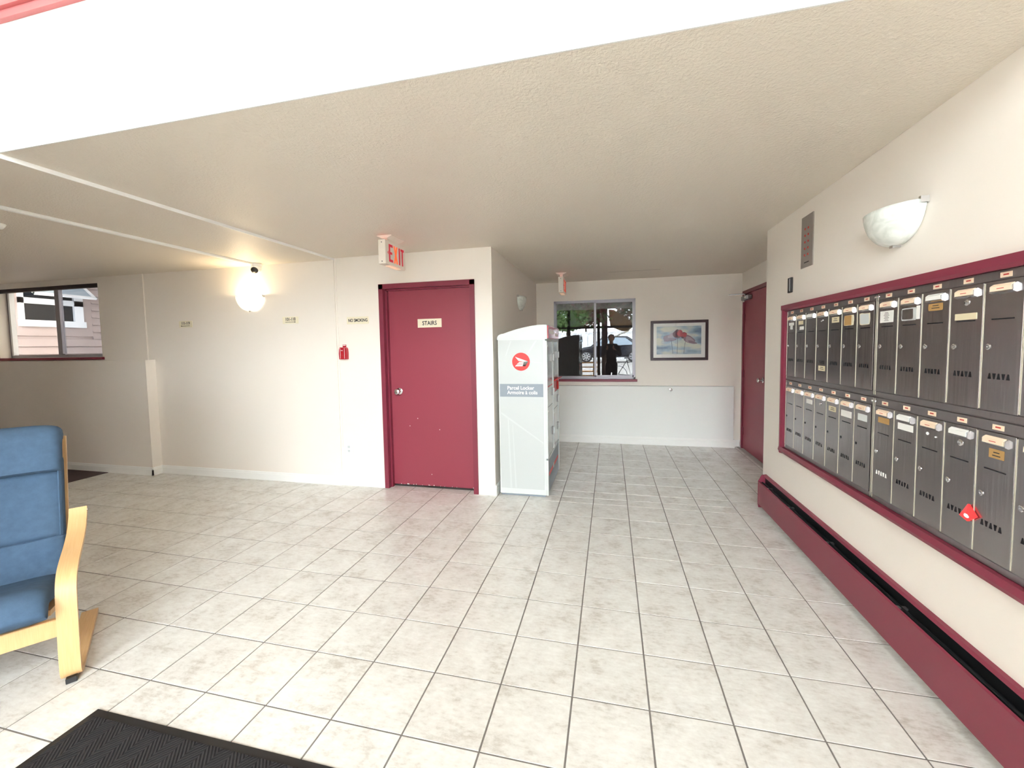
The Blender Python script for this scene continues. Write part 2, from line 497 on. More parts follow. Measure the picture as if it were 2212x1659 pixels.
# hall left end: upper window wall and lower ledge
WX0, WX1, WZ0, WZ1 = -7.90, -6.075, 1.405, 2.305
w = MB(); yu = YAL - .012
w.box(-9.1, WX0, yu, yu + .16, 1.0, ZC + .03); w.box(WX1, XL, yu, yu + .16, 1.0, ZC + .03)
w.box(WX0, WX1, yu, yu + .16, 1.0, WZ0); w.box(WX0, WX1, yu, yu + .16, WZ1, ZC + .03)
struct(w.build('wall_left_upper', 'wall'), 'upper hall wall around the left window')
w = MB().box(-9.1, -5.262, 3.698, YA + .1, 0, 1.363)
struct(w.build('wall_left_ledge', 'wall'), 'lower hall wall that stands forward as a ledge')
w = MB().box(-9.2, -9.05, YW, YA + .1, 0, ZC + .03)
struct(w.build('wall_hall_end', 'wall'))
w = MB().box(-10.9, XL, YA + .16, 17.0, 3.15, 3.3); w.box(-10.9, -9.2, 1.0, YA + .16, 3.15, 3.3); w.box(-10.9, -9.2, 1.0, 1.1, -.3, 3.2); w.box(XL, XL + .15, YA + .16, 17.0, -.3, 3.3)  # unseen cover added to keep daylight off the house
struct(w.build('ceiling', 'wall'), 'added roof and walls, unseen, that dim the neighbouring house')
w = MB().box(-9.2, XE, YW - .15, YW, 0, ZC + .05); w.box(XE, XW, YW - .15, YW, 0, 2.5)
struct(w.build('wall_hall_near', 'wall'))
# alcove
w = MB().box(XN - .14, XN, YA + .16, YB + .1, 0, ZC + .03)
struct(w.build('wall_alcove_left', 'wall'), 'shaded alcove wall behind the parcel locker')
BX0, BX1, BZ0, BZ1 = -.83, .355, .945, 2.115
w = MB()
w.box(XN, BX0, YB, YB + .14, 0, ZC + .03); w.box(BX1, 1.54, YB, YB + .14, 0, ZC + .03)
w.box(BX0, BX1, YB, YB + .14, 0, BZ0); w.box(BX0, BX1, YB, YB + .14, BZ1, ZC + .03)
w.box(1.54, XD + .1, YB + .012, YB + .14, 0, ZC + .03)
struct(w.build('wall_alcove_back', 'wall'), 'cream wall around the dark sliding window')
D2Y0, D2Y1, D2Z = 5.30, 6.195, 2.10
w = MB()
w.box(XD, XD + .13, YR, D2Y0, 0, ZC + .03); w.box(XD, XD + .13, D2Y1, YB + .1, 0, ZC + .03); w.box(XD, XD + .13, D2Y0, D2Y1, D2Z, ZC + .03)
struct(w.build('wall_alcove_right', 'wall'), 'alcove wall around the right hand maroon door')
# mailbox wall, entrance hall
w = MB().box(XR, XD + .13, YE - .1, YR, 0, ZT)
struct(w.build('wall_right', 'wall'), 'cream wall that carries the mailboxes')
w = MB(); w.box(XS, XR, YK - .006, YK, ZC - .001, 2.95); w.box(XE - 4.5, XS, YK - .006, YK, ZL - .001, 2.95); w.box(XE - 4.5, XR, YK, YK + .2, ZC + .05, 2.95)
bulk = struct(w.build('wall_bulkhead', 'bulk'), 'bright white bulkhead above the lobby ceiling')
w = MB().box(XE - .2, XR, 2.6, 2.75, ZC + .05, ZT)
struct(w.build('wall_upper', 'green'))
w = MB().box(XW - .15, XW, YE - .1, YW, 0, 2.5); w.box(XE - .2, XE, YE - .1, YW, 2.4, ZT); w.box(XE - .2, XW, YE - .1, YW - .05, 2.4, 2.5)  # low unseen stub placed to hold daylight off the left hall
struct(w.build('wall_entrance_left', 'wall'))
w = MB().box(XE - .2, XE, YW, 2.75, ZC, ZT)
struct(w.build('wall_upper_left', 'wall'))
w = MB().box(XE - .2, XD + .13, YE - .1, 2.8, ZT, ZT + .1)
struct(w.build('ceiling', 'ceiling'), 'high ceiling of the entrance hall')
GX0, GX1, GZ = -2.05, 1.25, 4.7
w = MB().box(XE - .2, GX0, YE - .12, YE + .02, 0, ZT); w.box(GX1, XR + .05, YE - .12, YE + .02, 0, ZT); w.box(GX0, GX1, YE - .12, YE + .02, GZ, ZT)
struct(w.build('wall_entrance', 'wall'))
# unseen box added behind the dark window to keep the shrubs dim
for nm, bxs in (('wall_shade_left', (-2.6, -2.5, YB + .14, 9.6, -.1, 4.2)), ('wall_shade_right', (2.2, 2.3, YB + .14, 9.6, -.1, 4.2)), ('wall_shade_back', (-2.6, 2.3, 9.6, 9.7, -.1, 4.2)),
                ('ceiling', (-2.6, 2.3, YB + .14, 9.15, 4.1, 4.2)), ('ground', (-2.6, 2.3, YB + .14, 9.7, -.1, 0)), ('wall_shade_front', (-2.6, 2.3, YB + .02, YB + .14, ZC + .03, 4.2))):
    struct(MB().box(*bxs).build(nm, 'dark_shade'))
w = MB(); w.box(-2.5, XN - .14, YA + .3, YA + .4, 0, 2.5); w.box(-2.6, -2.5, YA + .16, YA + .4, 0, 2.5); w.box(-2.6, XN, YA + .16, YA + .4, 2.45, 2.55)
struct(w.build('wall_stairwell', 'dark_shade'))
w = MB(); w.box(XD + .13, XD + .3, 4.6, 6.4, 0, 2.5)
struct(w.build('wall_side_room', 'dark_shade'))

# red cap on the bulkhead, bright light put into its pale colour
cap = MB()
cap.prism([(YK + .02, 2.95), (YK - .028, 2.95), (YK - .028, 2.985), (YK - .045, 2.985), (YK - .045, 3.018), (YK - .038, 3.022), (YK - .038, 3.052), (YK + .2, 3.052), (YK + .2, 2.95)], 'x', XE, XR)
capo = struct(cap.build('trim_1', 'pink', bulk and None), 'red wooden cap, coloured pale as in strong light, along the top of the bulkhead')

# baseboards
def baseboard(name, x0, x1, y0, y1, axis, label=None):
    """profile runs along axis; the board stands on the lower y / lower x side"""
    b = MB()
    if axis == 'x':
        b.prism([(y0, 0), (y0 - .014, 0), (y0 - .014, .068), (y0 - .009, .078), (y0 - .009, .086), (y0 - .004, .095), (y0, .095)], 'x', x0, x1)
    elif axis == 'y+':      # board on the +x side of plane x0
        b.prism([(x0, 0), (x0 + .014, 0), (x0 + .014, .068), (x0 + .009, .078), (x0 + .009, .086), (x0 + .004, .095), (x0, .095)], 'y', y0, y1)
    else:                   # on the -x side
        b.prism([(x0, 0), (x0 - .014, 0), (x0 - .014, .068), (x0 - .009, .078), (x0 - .009, .086), (x0 - .004, .095), (x0, .095)], 'y', y0, y1)
    return struct(b.build(name, 'white'), label)
baseboard('baseboard_stairs', XS, -2.284, YA, 0, 'x')
baseboard('baseboard_corner', -1.262, XN + .014, YA, 0, 'x')
baseboard('baseboard_hall', -5.262, XS, YAL, 0, 'x')
baseboard('baseboard_ledge', -9.0, -5.248, 3.698, 0, 'x')
baseboard('baseboard_ledge_return', -5.262, 0, 3.684, YAL, 'y+')
baseboard('baseboard_alcove_left', XN, 0, YA, YB, 'y+')
baseboard('baseboard_alcove_back', 1.66, XD, YB + .012, 0, 'x')
baseboard('baseboard_alcove_right', XD, 0, 6.205, YB, 'y-')
baseboard('baseboard_right', XR, 0, YE, YR + .014, 'y-')
b = MB().prism([(YR, 0), (YR + .014, 0), (YR + .014, .07), (YR + .004, .095), (YR, .095)], 'x', XR - .014, XD)
struct(b.build('baseboard_right_end', 'white'))

# ------------------------------------------------------------------ doors
d1 = root('door_1', (-1.78, YA, 0)); struct(d1, 'maroon steel stair door between the no smoking sign and the parcel locker')
f = MB()
def jamb_profile(x, s):    # s = +1 left jamb (opens towards +x)
    return [(x, YA - .016), (x + s * .047, YA - .016), (x + s * .047, YA + .034), (x + s * .062, YA + .034), (x + s * .062, YA + .072), (x + s * .047, YA + .072), (x + s * .047, YA + .12), (x, YA + .12)]
f.prism(jamb_profile(-2.285, 1), 'z', 0, 2.094)
jl = f.build('frame_jamb', 'maroon', d1)
f = MB().prism(jamb_profile(-1.268, -1), 'z', 0, 2.094); f.build('frame_jamb', 'maroon', d1)
f = MB().prism([(YA - .016, 2.098), (YA - .016, 2.05), (YA + .034, 2.05), (YA + .034, 2.036), (YA + .072, 2.036), (YA + .072, 2.05), (YA + .12, 2.05), (YA + .12, 2.098)], 'x', -2.285, -1.268)
f.build('frame_head', 'maroon', d1)
leaf = MB().box(-2.236, -1.317, YA + .074, YA + .114, .022, 2.046, .002).build('leaf', 'maroon_door', d1)
kn = MB().lathe([(.034, 0), (.034, .006), (.020, .012), (.013, .022), (.013, .034), (.024, .044), (.029, .056), (.027, .066), (.015, .072), (0, .073)], (-2.132, YA + .074, 1.005), (0, -1, 0), 24)
smooth_by_angle(kn.build('knob', 'chrome', d1), 50)
# paint chips along the foot and face of the leaf
ch = MB()
for i in range(16):
    x = random.uniform(-2.2, -1.34); s_ = random.uniform(.004, .009)
    ch.box(x, x + s_, YA + .0732, YA + .0745, .023, .023 + random.uniform(.004, .012))
for x, z in ((-1.94, .72), (-2.03, .64), (-1.70, .61), (-1.80, .14)):
    ch.box(x, x + .006, YA + .0732, YA + .0745, z, z + .008)
ch.build('paint_chips', 'paper', d1)

d2 = root('door_2', (XD, 5.75, 0)); struct(d2, 'maroon door with overhead closer at the right end of the alcove')
f = MB().prism([(XD - .012, D2Y1 + .012), (XD - .012, D2Y1 - .03), (XD + .05, D2Y1 - .03), (XD + .05, D2Y1 + .012)], 'z', 0, D2Z + .04); f.build('frame_jamb', 'maroon', d2)
f = MB().box(XD - .012, XD + .05, D2Y0 - .012, D2Y0 + .03, 0, D2Z + .04); f.build('frame_jamb', 'maroon', d2)
f = MB().box(XD - .012, XD + .05, D2Y0, D2Y1, D2Z - .005, D2Z + .04); f.build('frame_head', 'maroon', d2)
MB().box(XD + .004, XD + .046, D2Y0 + .032, D2Y1 - .032, .012, D2Z - .008, .002).build('leaf', 'maroon_door', d2)
for z in (.25, 1.03, 1.78):
    hg = MB().tube([(XD - .010, D2Y1 - .031, z - .055), (XD - .010, D2Y1 - .031, z + .055)], .008, 10)
    hg.box(XD - .001, XD + .005, D2Y1 - .062, D2Y1 - .03, z - .05, z + .05)
    hg.build('hinge', 'maroon', d2)
kn = MB().lathe([(.032, 0), (.032, .006), (.015, .014), (.013, .03), (.026, .042), (.028, .056), (.02, .066), (0, .068)], (XD + .004, 5.42, 1.0), (-1, 0, 0), 20)
smooth_by_angle(kn.build('knob', 'chrome', d2), 50)
clo = MB().box(XD - .055, XD + .004, 5.86, 6.12, 2.005, 2.06, .008, 2).build('closer_body', 'grey', d2)
MB().box(XD - .062, XD - .054, 5.90, 5.95, 2.02, 2.045).tube([(XD - .03, 6.08, 2.005), (XD - .03, 6.08, 1.985)], .014, 10).build('closer_spindle', 'chrome', clo)
arm = MB().tube([(XD - .03, 6.04, 2.06), (XD - .03, 6.04, 2.085)], .012, 10)
arm.obox((XD - .11, 6.09, 2.088), Vector((-.95, .3, .0)).normalized(), Vector((.3, .95, 0)).normalized(), Vector((0, 0, 1)), .19, .02, .008)
arm.obox((XD - .10, 6.14, 2.098), Vector((.98, .1, .05)).normalized(), Vector((-.1, .98, 0)).normalized(), Vector((0, 0, 1)), .21, .018, .008)
arm.build('closer_arm', 'grey', d2)
th = MB().box(XD - .045, XD + .05, D2Y0 - .2, YB, -.01, .004).build('threshold', 'concrete', d2)

# ------------------------------------------------------------------ alcove window (dark, reflecting)
w1 = root('window_1', (-.24, YB, BZ0)); struct(w1, 'dark sliding window in the alcove reflecting the entrance')
f = MB(); fw = .026
f.box(BX0, BX0 + fw, YB + .012, YB + .06, BZ0, BZ1); f.box(BX1 - fw, BX1, YB + .012, YB + .06, BZ0, BZ1)
f.box(BX0, BX1, YB + .012, YB + .06, BZ1 - fw, BZ1); f.box(BX0, BX1, YB + .012, YB + .06, BZ0, BZ0 + fw)
f.build('window_frame', 'alu', w1)
MX = -.2225
s1 = MB(); sx0, sx1 = MX - .012, BX1 - fw
for (a, b_, c, d) in ((sx0, sx0 + .03, BZ0 + fw, BZ1 - fw), (sx1 - .018, sx1, BZ0 + fw, BZ1 - fw)): s1.box(a, b_, YB + .018, YB + .036, c, d)
s1.box(sx0, sx1, YB + .018, YB + .036, BZ1 - fw - .02, BZ1 - fw); s1.box(sx0, sx1, YB + .018, YB + .036, BZ0 + fw, BZ0 + fw + .03)
so = s1.build('sliding_sash', 'alu', w1)
MB().box(sx0 + .03, sx1 - .018, YB + .025, YB + .029, BZ0 + fw + .03, BZ1 - fw - .02).build('pane', 'mirrorglass', so)
s2 = MB(); tx0, tx1 = BX0 + fw, MX + .012
s2.box(tx0, tx0 + .012, YB + .038, YB + .056, BZ0 + fw, BZ1 - fw); s2.box(tx1 - .02, tx1, YB + .038, YB + .056, BZ0 + fw, BZ1 - fw)
s2.box(tx0, tx1, YB + .038, YB + .056, BZ1 - fw - .01, BZ1 - fw); s2.box(tx0, tx1, YB + .038, YB + .056, BZ0 + fw, BZ0 + fw + .016)
so2 = s2.build('fixed_sash', 'alu', w1)
MB().box(tx0 + .012, tx1 - .02, YB + .045, YB + .049, BZ0 + fw + .016, BZ1 - fw - .01).build('pane', 'mirrorglass', so2)
MB().box(MX - .11, MX - .05, YB + .006, YB + .016, BZ0 + .028, BZ0 + .040).tube([(MX - .08, YB + .01, BZ0 + .036), (MX - .06, YB - .012, BZ0 + .052)], .004, 6).build('latch', 'grey', w1)
MB().box(BX0 - .02, BX1 + .025, YB - .03, YB + .06, BZ0 - .036, BZ0, .004).build('window_sill', 'maroon', w1)

# access panel under the window with its own skirting
pn = root('access_panel', (.4, YB, .1), 'white access panel with round lock under the dark window', 'panel')
MB().box(XN + .02, 1.652, YB - .062, YB, .10, .852, .003).build('board', 'panelpaint', pn)
MB().box(XN + .02, 1.64, YB - .0628, YB - .0618, .8475, .8495).build('top_joint', 'grout', pn)
bsk = MB().prism([(YB, 0), (YB - .078, 0), (YB - .078, .078), (YB - .070, .092), (YB - .066, .112), (YB, .112)], 'x', XN + .02, 1.668)
bsk.build('skirting', 'white', pn)
lk = MB().lathe([(.022, 0), (.022, .006), (.017, .009), (.012, .010), (.010, .006), (0, .006)], (.828, YB - .062, .80), (0, -1, 0), 20).build('lock', 'chrome', pn)

# framed flower picture
px0, px1, pz0, pz1 = .562, 1.327, 1.215, 1.779
pc = root('framed_picture', ((px0 + px1) / 2, YB, pz0), 'dark framed print of three poppies on blue grey background', 'picture')
f = MB(); fr = .038
for (a, b_, c, d) in ((px0, px0 + fr, pz0, pz1), (px1 - fr, px1, pz0, pz1)): f.box(a, b_, YB - .024, YB - .002, c, d, .003)
f.box(px0, px1, YB - .0235, YB - .002, pz1 - fr, pz1, .003); f.box(px0, px1, YB - .0235, YB - .002, pz0, pz0 + fr, .003)
f.build('frame', 'darkbrown', pc)
MB().box(px0 + fr, px1 - fr, YB - .010, YB - .004, pz0 + fr, pz1 - fr).build('mount_board', 'paper', pc)
ax0, ax1, az0, az1 = px0 + .082, px1 - .09, pz0 + .086, pz1 - .082
pm = bpy.data.materials.new('poppy_print_background'); pm.use_nodes = True
N = pm.node_tree.nodes; L = pm.node_tree.links
geo = N.new('ShaderNodeNewGeometry'); mp = N.new('ShaderNodeMapping'); mp.inputs['Scale'].default_value = (2.2, 1, 5.5)
n = N.new('ShaderNodeTexNoise'); n.inputs['Scale'].default_value = 1.6; n.inputs['Detail'].default_value = 2.5
L.new(geo.outputs['Position'], mp.inputs[0]); L.new(mp.outputs[0], n.inputs['Vector'])
r = N.new('ShaderNodeValToRGB'); e = r.color_ramp.elements
e[0].position = .36; e[0].color = S(96, 122, 152); e[1].position = .60; e[1].color = S(214, 218, 205)
e2 = e.new(.47); e2.color = S(158, 182, 198)
L.new(n.outputs['Fac'], r.inputs[0]); L.new(r.outputs[0], N['Principled BSDF'].inputs['Base Color'])
N['Principled BSDF'].inputs['Roughness'].default_value = .5
MB().box(ax0, ax1, YB - .0115, YB - .0095, az0, az1).build('print', pm, pc)
petal = {k: mat('print_' + k, c, .5) for k, c in dict(plum=S(92, 46, 62), rose=S(172, 58, 70), mauve=S(126, 104, 120), pale=S(166, 150, 162), stem=S(64, 74, 92)).items()}
PW = ax1 - ax0; PH = az1 - az0
def blob(name, cx, cz, rx, rz, ang, m, lay, n=18, wob=.12):
    b = MB(); pts = []
    for k in range(n):
        t = 2 * PI * k / n; rr = 1 + wob * math.sin(3 * t + cx * 9) + wob * .5 * math.sin(5 * t)
        x = rx * math.cos(t) * rr; z = rz * math.sin(t) * rr
        pts.append((ax0 + PW * cx + x * math.cos(ang) - z * math.sin(ang), az0 + PH * cz + x * math.sin(ang) + z * math.cos(ang)))
    y = YB - .0116 - lay * .0003
    b.prism(pts, 'y', y, y - .0003); return b.build(name, petal[m], pc)
blob('petal', .27, .57, .075, .038, -.25, 'mauve', 0); blob('petal', .36, .66, .07, .035, .35, 'pale', 1)
blob('petal', .30, .52, .085, .022, .1, 'mauve', 2)
blob('petal', .46, .72, .052, .060, 0, 'plum', 3); blob('petal', .53, .74, .040, .050, .3, 'rose', 4); blob('petal', .60, .68, .045, .045, -.3, 'plum', 3)
blob('petal', .63, .69, .030, .034, 0, 'rose', 5)
blob('petal', .72, .54, .085, .050, -.55, 'mauve', 4); blob('petal', .74, .50, .06, .040, -.6, 'pale', 5); blob('petal', .80, .42, .06, .018, -.3, 'mauve', 6)
for (x0_, z0_, x1_, z1_, x2_, z2_) in ((.33, .50, .36, .25, .37, .02), (.475, .58, .47, .3, .468, .02), (.65, .44, .625, .25, .615, .02)):
    st = MB(); P = []
    for k in range(9):
        t = k / 8
        x = (1 - t) ** 2 * x0_ + 2 * t * (1 - t) * x1_ + t * t * x2_; z = (1 - t) ** 2 * z0_ + 2 * t * (1 - t) * z1_ + t * t * z2_
        P.append((ax0 + PW * x, YB - .0125, az0 + PH * z))
    st.tube(P, .0028, 5).build('stem', petal['stem'], pc)
MB().box(px0 + fr, px1 - fr, YB - .0165, YB - .015, pz0 + fr, pz1 - fr).build('glazing', glass_mat('picture_glass', .035), pc)

# ------------------------------------------------------------------ hall window on the left and the house outside
w2 = root('window_2', (-6.99, yu, WZ0)); struct(w2, 'sliding window at the left end of the hall')
f = MB()
yo = yu + .105
f.box(WX0, WX0 + .03, yo, yo + .05, WZ0, WZ1); f.box(WX1 - .012, WX1, yo, yo + .05, WZ0, WZ1)
f.box(WX0, WX1, yo, yo + .05, WZ1 - .02, WZ1); f.box(WX0, WX1, yo, yo + .05, WZ0, WZ0 + .035)
f.build('window_frame', 'alu', w2)
MB().box(-6.985, -6.91, yo - .012, yo + .03, WZ0 + .03, WZ1 - .02).build('meeting_stile', 'alu', w2)
MB().box(WX0 + .03, -6.95, yo + .032, yo + .036, WZ0 + .035, WZ1 - .02).build('pane', 'glass', w2)
MB().box(-6.95, WX1 - .012, yo + .012, yo + .016, WZ0 + .035, WZ1 - .02).build('pane', 'glassgrey', w2)
MB().box(WX0, WX1, yu + .005, yu + .055, WZ1 - .045, WZ1, .003).build('head_shade', 'dark_shade', w2)  # dark strip painted as the shadow under the window head
MB().box(WX0 + .03, WX0 + .06, yo - .004, yo + .045, WZ0 + .03, WZ1 - .02).build('side_stile', 'pvc', w2)
MB().box(-6.93, -6.86, yo - .02, yo - .002, WZ0 + .034, WZ0 + .046).build('latch', 'grey', w2)
MB().box(WX0 - .01, WX1 + .03, yu - .028, yu + .02, WZ0 - .032, WZ0, .003).build('window_sill', 'maroon', w2)

XH = -10.5
nh = root('neighbour_house', (XH, 6.0, -.2), 'pink beige lap sided house seen through the left hall window', 'house')
MB().box(XH - .3, XH - .02, 1.0, 17, -.2, 5.5).build('wall', 'siding', nh)
for k in range(18):
    z = 1.30 + .148 * k - .148 * 6 + .003
    def board(y0, y1):
        q = MB(); q.prism([(XH - .03, z), (XH + .022, z), (XH - .010, z + .140), (XH - .03, z + .140)], 'y', y0, y1); q.build('siding_board', 'siding', nh)
    if z > 1.72: board(6.412, 9.0)
    else: board(3.5, 9.0)
q = MB().box(XH - .03, XH + .012, 4.9, 6.412, 1.80, 3.3); q.build('window_surround', 'siding', nh)
MB().box(XH - .02, XH + .03, 5.15, 5.26, .4, 3.6).build('corner_board', 'pvc', nh)
hw = MB()
for (a, b_, c, d) in ((5.31, 5.37, 1.975, 2.62), (6.10, 6.245, 1.975, 2.62)): hw.box(XH, XH + .07, a, b_, c, d)
hw.box(XH, XH + .07, 5.31, 6.245, 2.395, 2.50); hw.box(XH, XH + .09, 5.30, 6.27, 1.972, 2.09); hw.box(XH, XH + .07, 5.31, 6.245, 2.80, 2.9)
hwo = hw.build('window', 'pvc', nh)
MB().box(XH + .005, XH + .02, 5.37, 6.10, 2.09, 2.395).build('pane', 'darkglass', hwo)
MB().box(XH + .005, XH + .02, 5.37, 6.10, 2.50, 2.8).build('pane', 'darkglass', hwo)
# open awning sash, hinged at the top and swung out
a1 = Vector((.80, 0, -.62)).normalized(); nrm = Vector((.62, 0, .80)).normalized(); ay = Vector((0, 1, 0))
hc = Vector((XH + .09, 5.80, 2.80))
sh = MB()
Ls = .42
for t_, dy in ((.02, 0), (Ls - .02, 0)): sh.obox(hc + a1 * t_, a1, ay, nrm, .05, .93, .04)
for dy in (-.44, .44): sh.obox(hc + a1 * (Ls / 2) + ay * dy, a1, ay, nrm, Ls, .05, .04)
sho = sh.build('awning_sash', 'pvc', nh)
MB().obox(hc + a1 * (Ls / 2), a1, ay, nrm, Ls - .05, .84, .012).build('awning_pane', 'skyglass', sho)

# ------------------------------------------------------------------ signs on the stair wall
def sign(name, x0, x1, z0, z1, y, label, m='cream', yaw=0):
    r_ = root(name, ((x0 + x1) / 2, y, z0), label, 'sign')
    MB().box(x0, x1, y - .004, y, z0, z1, .0012).build('plate', m, r_)
    return r_
s_ = sign('stairs_sign', -1.905, -1.645, 1.655, 1.742, YA + .074, 'cream STAIRS sign on the maroon stair door')
text('lettering', 'STAIRS', .058, (-1.775, YA + .0698, 1.697), ROT_FRONT, 'ink', s_, bold=.0013, spacing=1.05, sx=.86)
s_ = sign('no_smoking_sign', -2.668, -2.414, 1.708, 1.782, YA, 'cream NO SMOKING sign left of the stair door')
text('lettering', 'NO', .044, (-2.622, YA - .0042, 1.744), ROT_FRONT, 'ink', s_, bold=.0011, sx=.80)
text('lettering', 'SMOKING', .044, (-2.505, YA - .0042, 1.744), ROT_FRONT, 'ink', s_, bold=.0011, sx=.80)
def arrow(parent, x0, x1, z, y, right):
    a = MB().box(x0, x1, y - .0006, y, z - .0022, z + .0022)
    if right: a.prism([(x1 + .006, z), (x1 - .010, z + .007), (x1 - .010, z - .007)], 'y', y - .0006, y)
    else: a.prism([(x0 - .006, z), (x0 + .010, z + .007), (x0 + .010, z - .007)], 'y', y - .0006, y)
    return a.build('arrow', 'ink', parent)
s_ = sign('room_number_sign', -4.866, -4.672, 1.731, 1.806, YAL, 'cream 111-119 sign with left arrow beside the hall window')
text('lettering', '111-119', .046, (-4.769, YAL - .0042, 1.777), ROT_FRONT, 'ink', s_, bold=.001, sx=.82)
arrow(s_, -4.835, -4.710, 1.748, YAL - .0041, False)
s_ = sign('room_number_sign', -3.447, -3.246, 1.734, 1.808, YAL, 'cream 101-110 sign with right arrow, right of the lit sconce')
text('lettering', '101-110', .048, (-3.346, YAL - .0042, 1.779), ROT_FRONT, 'ink', s_, bold=.001, sx=.82)
arrow(s_, -3.412, -3.285, 1.750, YAL - .0041, True)

# fire alarm pull station
fa = root('fire_alarm', (-2.705, YA, 1.345), 'red fire alarm pull station on the wall left of the stair door', 'fire alarm')
MB().prism([(-2.745, 1.345), (-2.665, 1.345), (-2.662, 1.40), (-2.665, 1.45), (-2.675, 1.468), (-2.735, 1.468), (-2.745, 1.45), (-2.750, 1.40)], 'y', YA - .045, YA).build('body', 'alarmred', fa)
for x in (-2.733, -2.683): MB().box(x, x + .004, YA - .047, YA - .044, 1.352, 1.462).build('white_stripe', 'paper', fa)
MB().box(-2.722, -2.690, YA - .052, YA - .044, 1.385, 1.425, .003).build('pull_handle', 'alarmred', fa)
text('lettering', 'FIRE', .014, (-2.707, YA - .0525, 1.436), ROT_FRONT, 'paper', fa)
MB().box(-2.727, -2.688, YA - .006, YA, 1.470, 1.498).build('notice', 'alarmred', fa)
MB().box(-2.724, -2.691, YA - .0066, YA - .0058, 1.486, 1.494).build('notice_strip', 'paper', fa)
# outlet with its raceway drop
ou = root('wall_outlet', (-2.70, YA, .33), 'white wall outlet low on the stair wall', 'outlet')
MB().box(-2.738, -2.666, YA - .006, YA, .335, .452, .002).build('cover_plate', 'white', ou)
for z in (.372, .415):
    MB().box(-2.716, -2.688, YA - .0075, YA - .0055, z - .013, z + .013).build('socket', 'lockerpanel', ou)
MB().box(-2.765, -2.738, YA - .012, YA, .395, .412).build('raceway_elbow', 'white', ou)
rc = MB().box(-2.785, -2.770, YA - .006, YA, .40, ZC).build('cable_cover', 'wall'); tag(rc, 'thin cream cable cover running down the stair wall', 'cable cover')

# ceiling raceway with dome camera
rw = MB().box(-3.708, -3.672, YK + .02, 3.69, ZL - .020, ZL, .003).build('ceiling_raceway', 'white')
tag(rw, 'white cable raceway across the hall ceiling to the camera', 'raceway')
dc = root('security_camera', (-3.69, 3.73, ZL), 'small white dome security camera above the lit sconce', 'camera')
smooth_by_angle(MB().lathe([(.060, 0), (.060, .012), (.056, .028), (.054, .030)], (-3.69, 3.735, ZL), (0, 0, -1), 28).build('base', 'white', dc), 50)
smooth_by_angle(MB().ball((-3.69, 3.735, ZL - .048), .052, (1, 1, 1), 24).build('ball', 'white', dc), 80)
ld = Vector((.30, -.72, -.50)).normalized(); lc = Vector((-3.69, 3.735, ZL - .048))
smooth_by_angle(MB().lathe([(.034, .038), (.034, .050), (.029, .054), (0, .056)], lc, ld, 24).build('lens_face', 'black', dc), 50)
MB().obox(lc + ld * .0565 + Vector((0, 0, -.017)), Vector((1, 0, 0)), Vector((0, 1, 0)), Vector((0, 0, 1)), .022, .004, .004).build('lens_glint', 'paper', dc)  # white chip painted as a glint on the lens

sdt = root('smoke_detector', (-4.235, 2.05, ZL), 'small white smoke detector on the hall ceiling at the left edge', 'smoke detector')
smooth_by_angle(MB().lathe([(.062, 0), (.062, .012), (.050, .030), (.030, .036), (0, .036)], (-4.235, 2.05, ZL), (0, 0, -1), 24).build('cover', 'white', sdt), 40)
MB().lathe([(.066, 0), (.066, .006), (0, .006)], (-4.235, 2.05, ZL), (0, 0, -1), 24).build('base_ring', 'white', sdt)
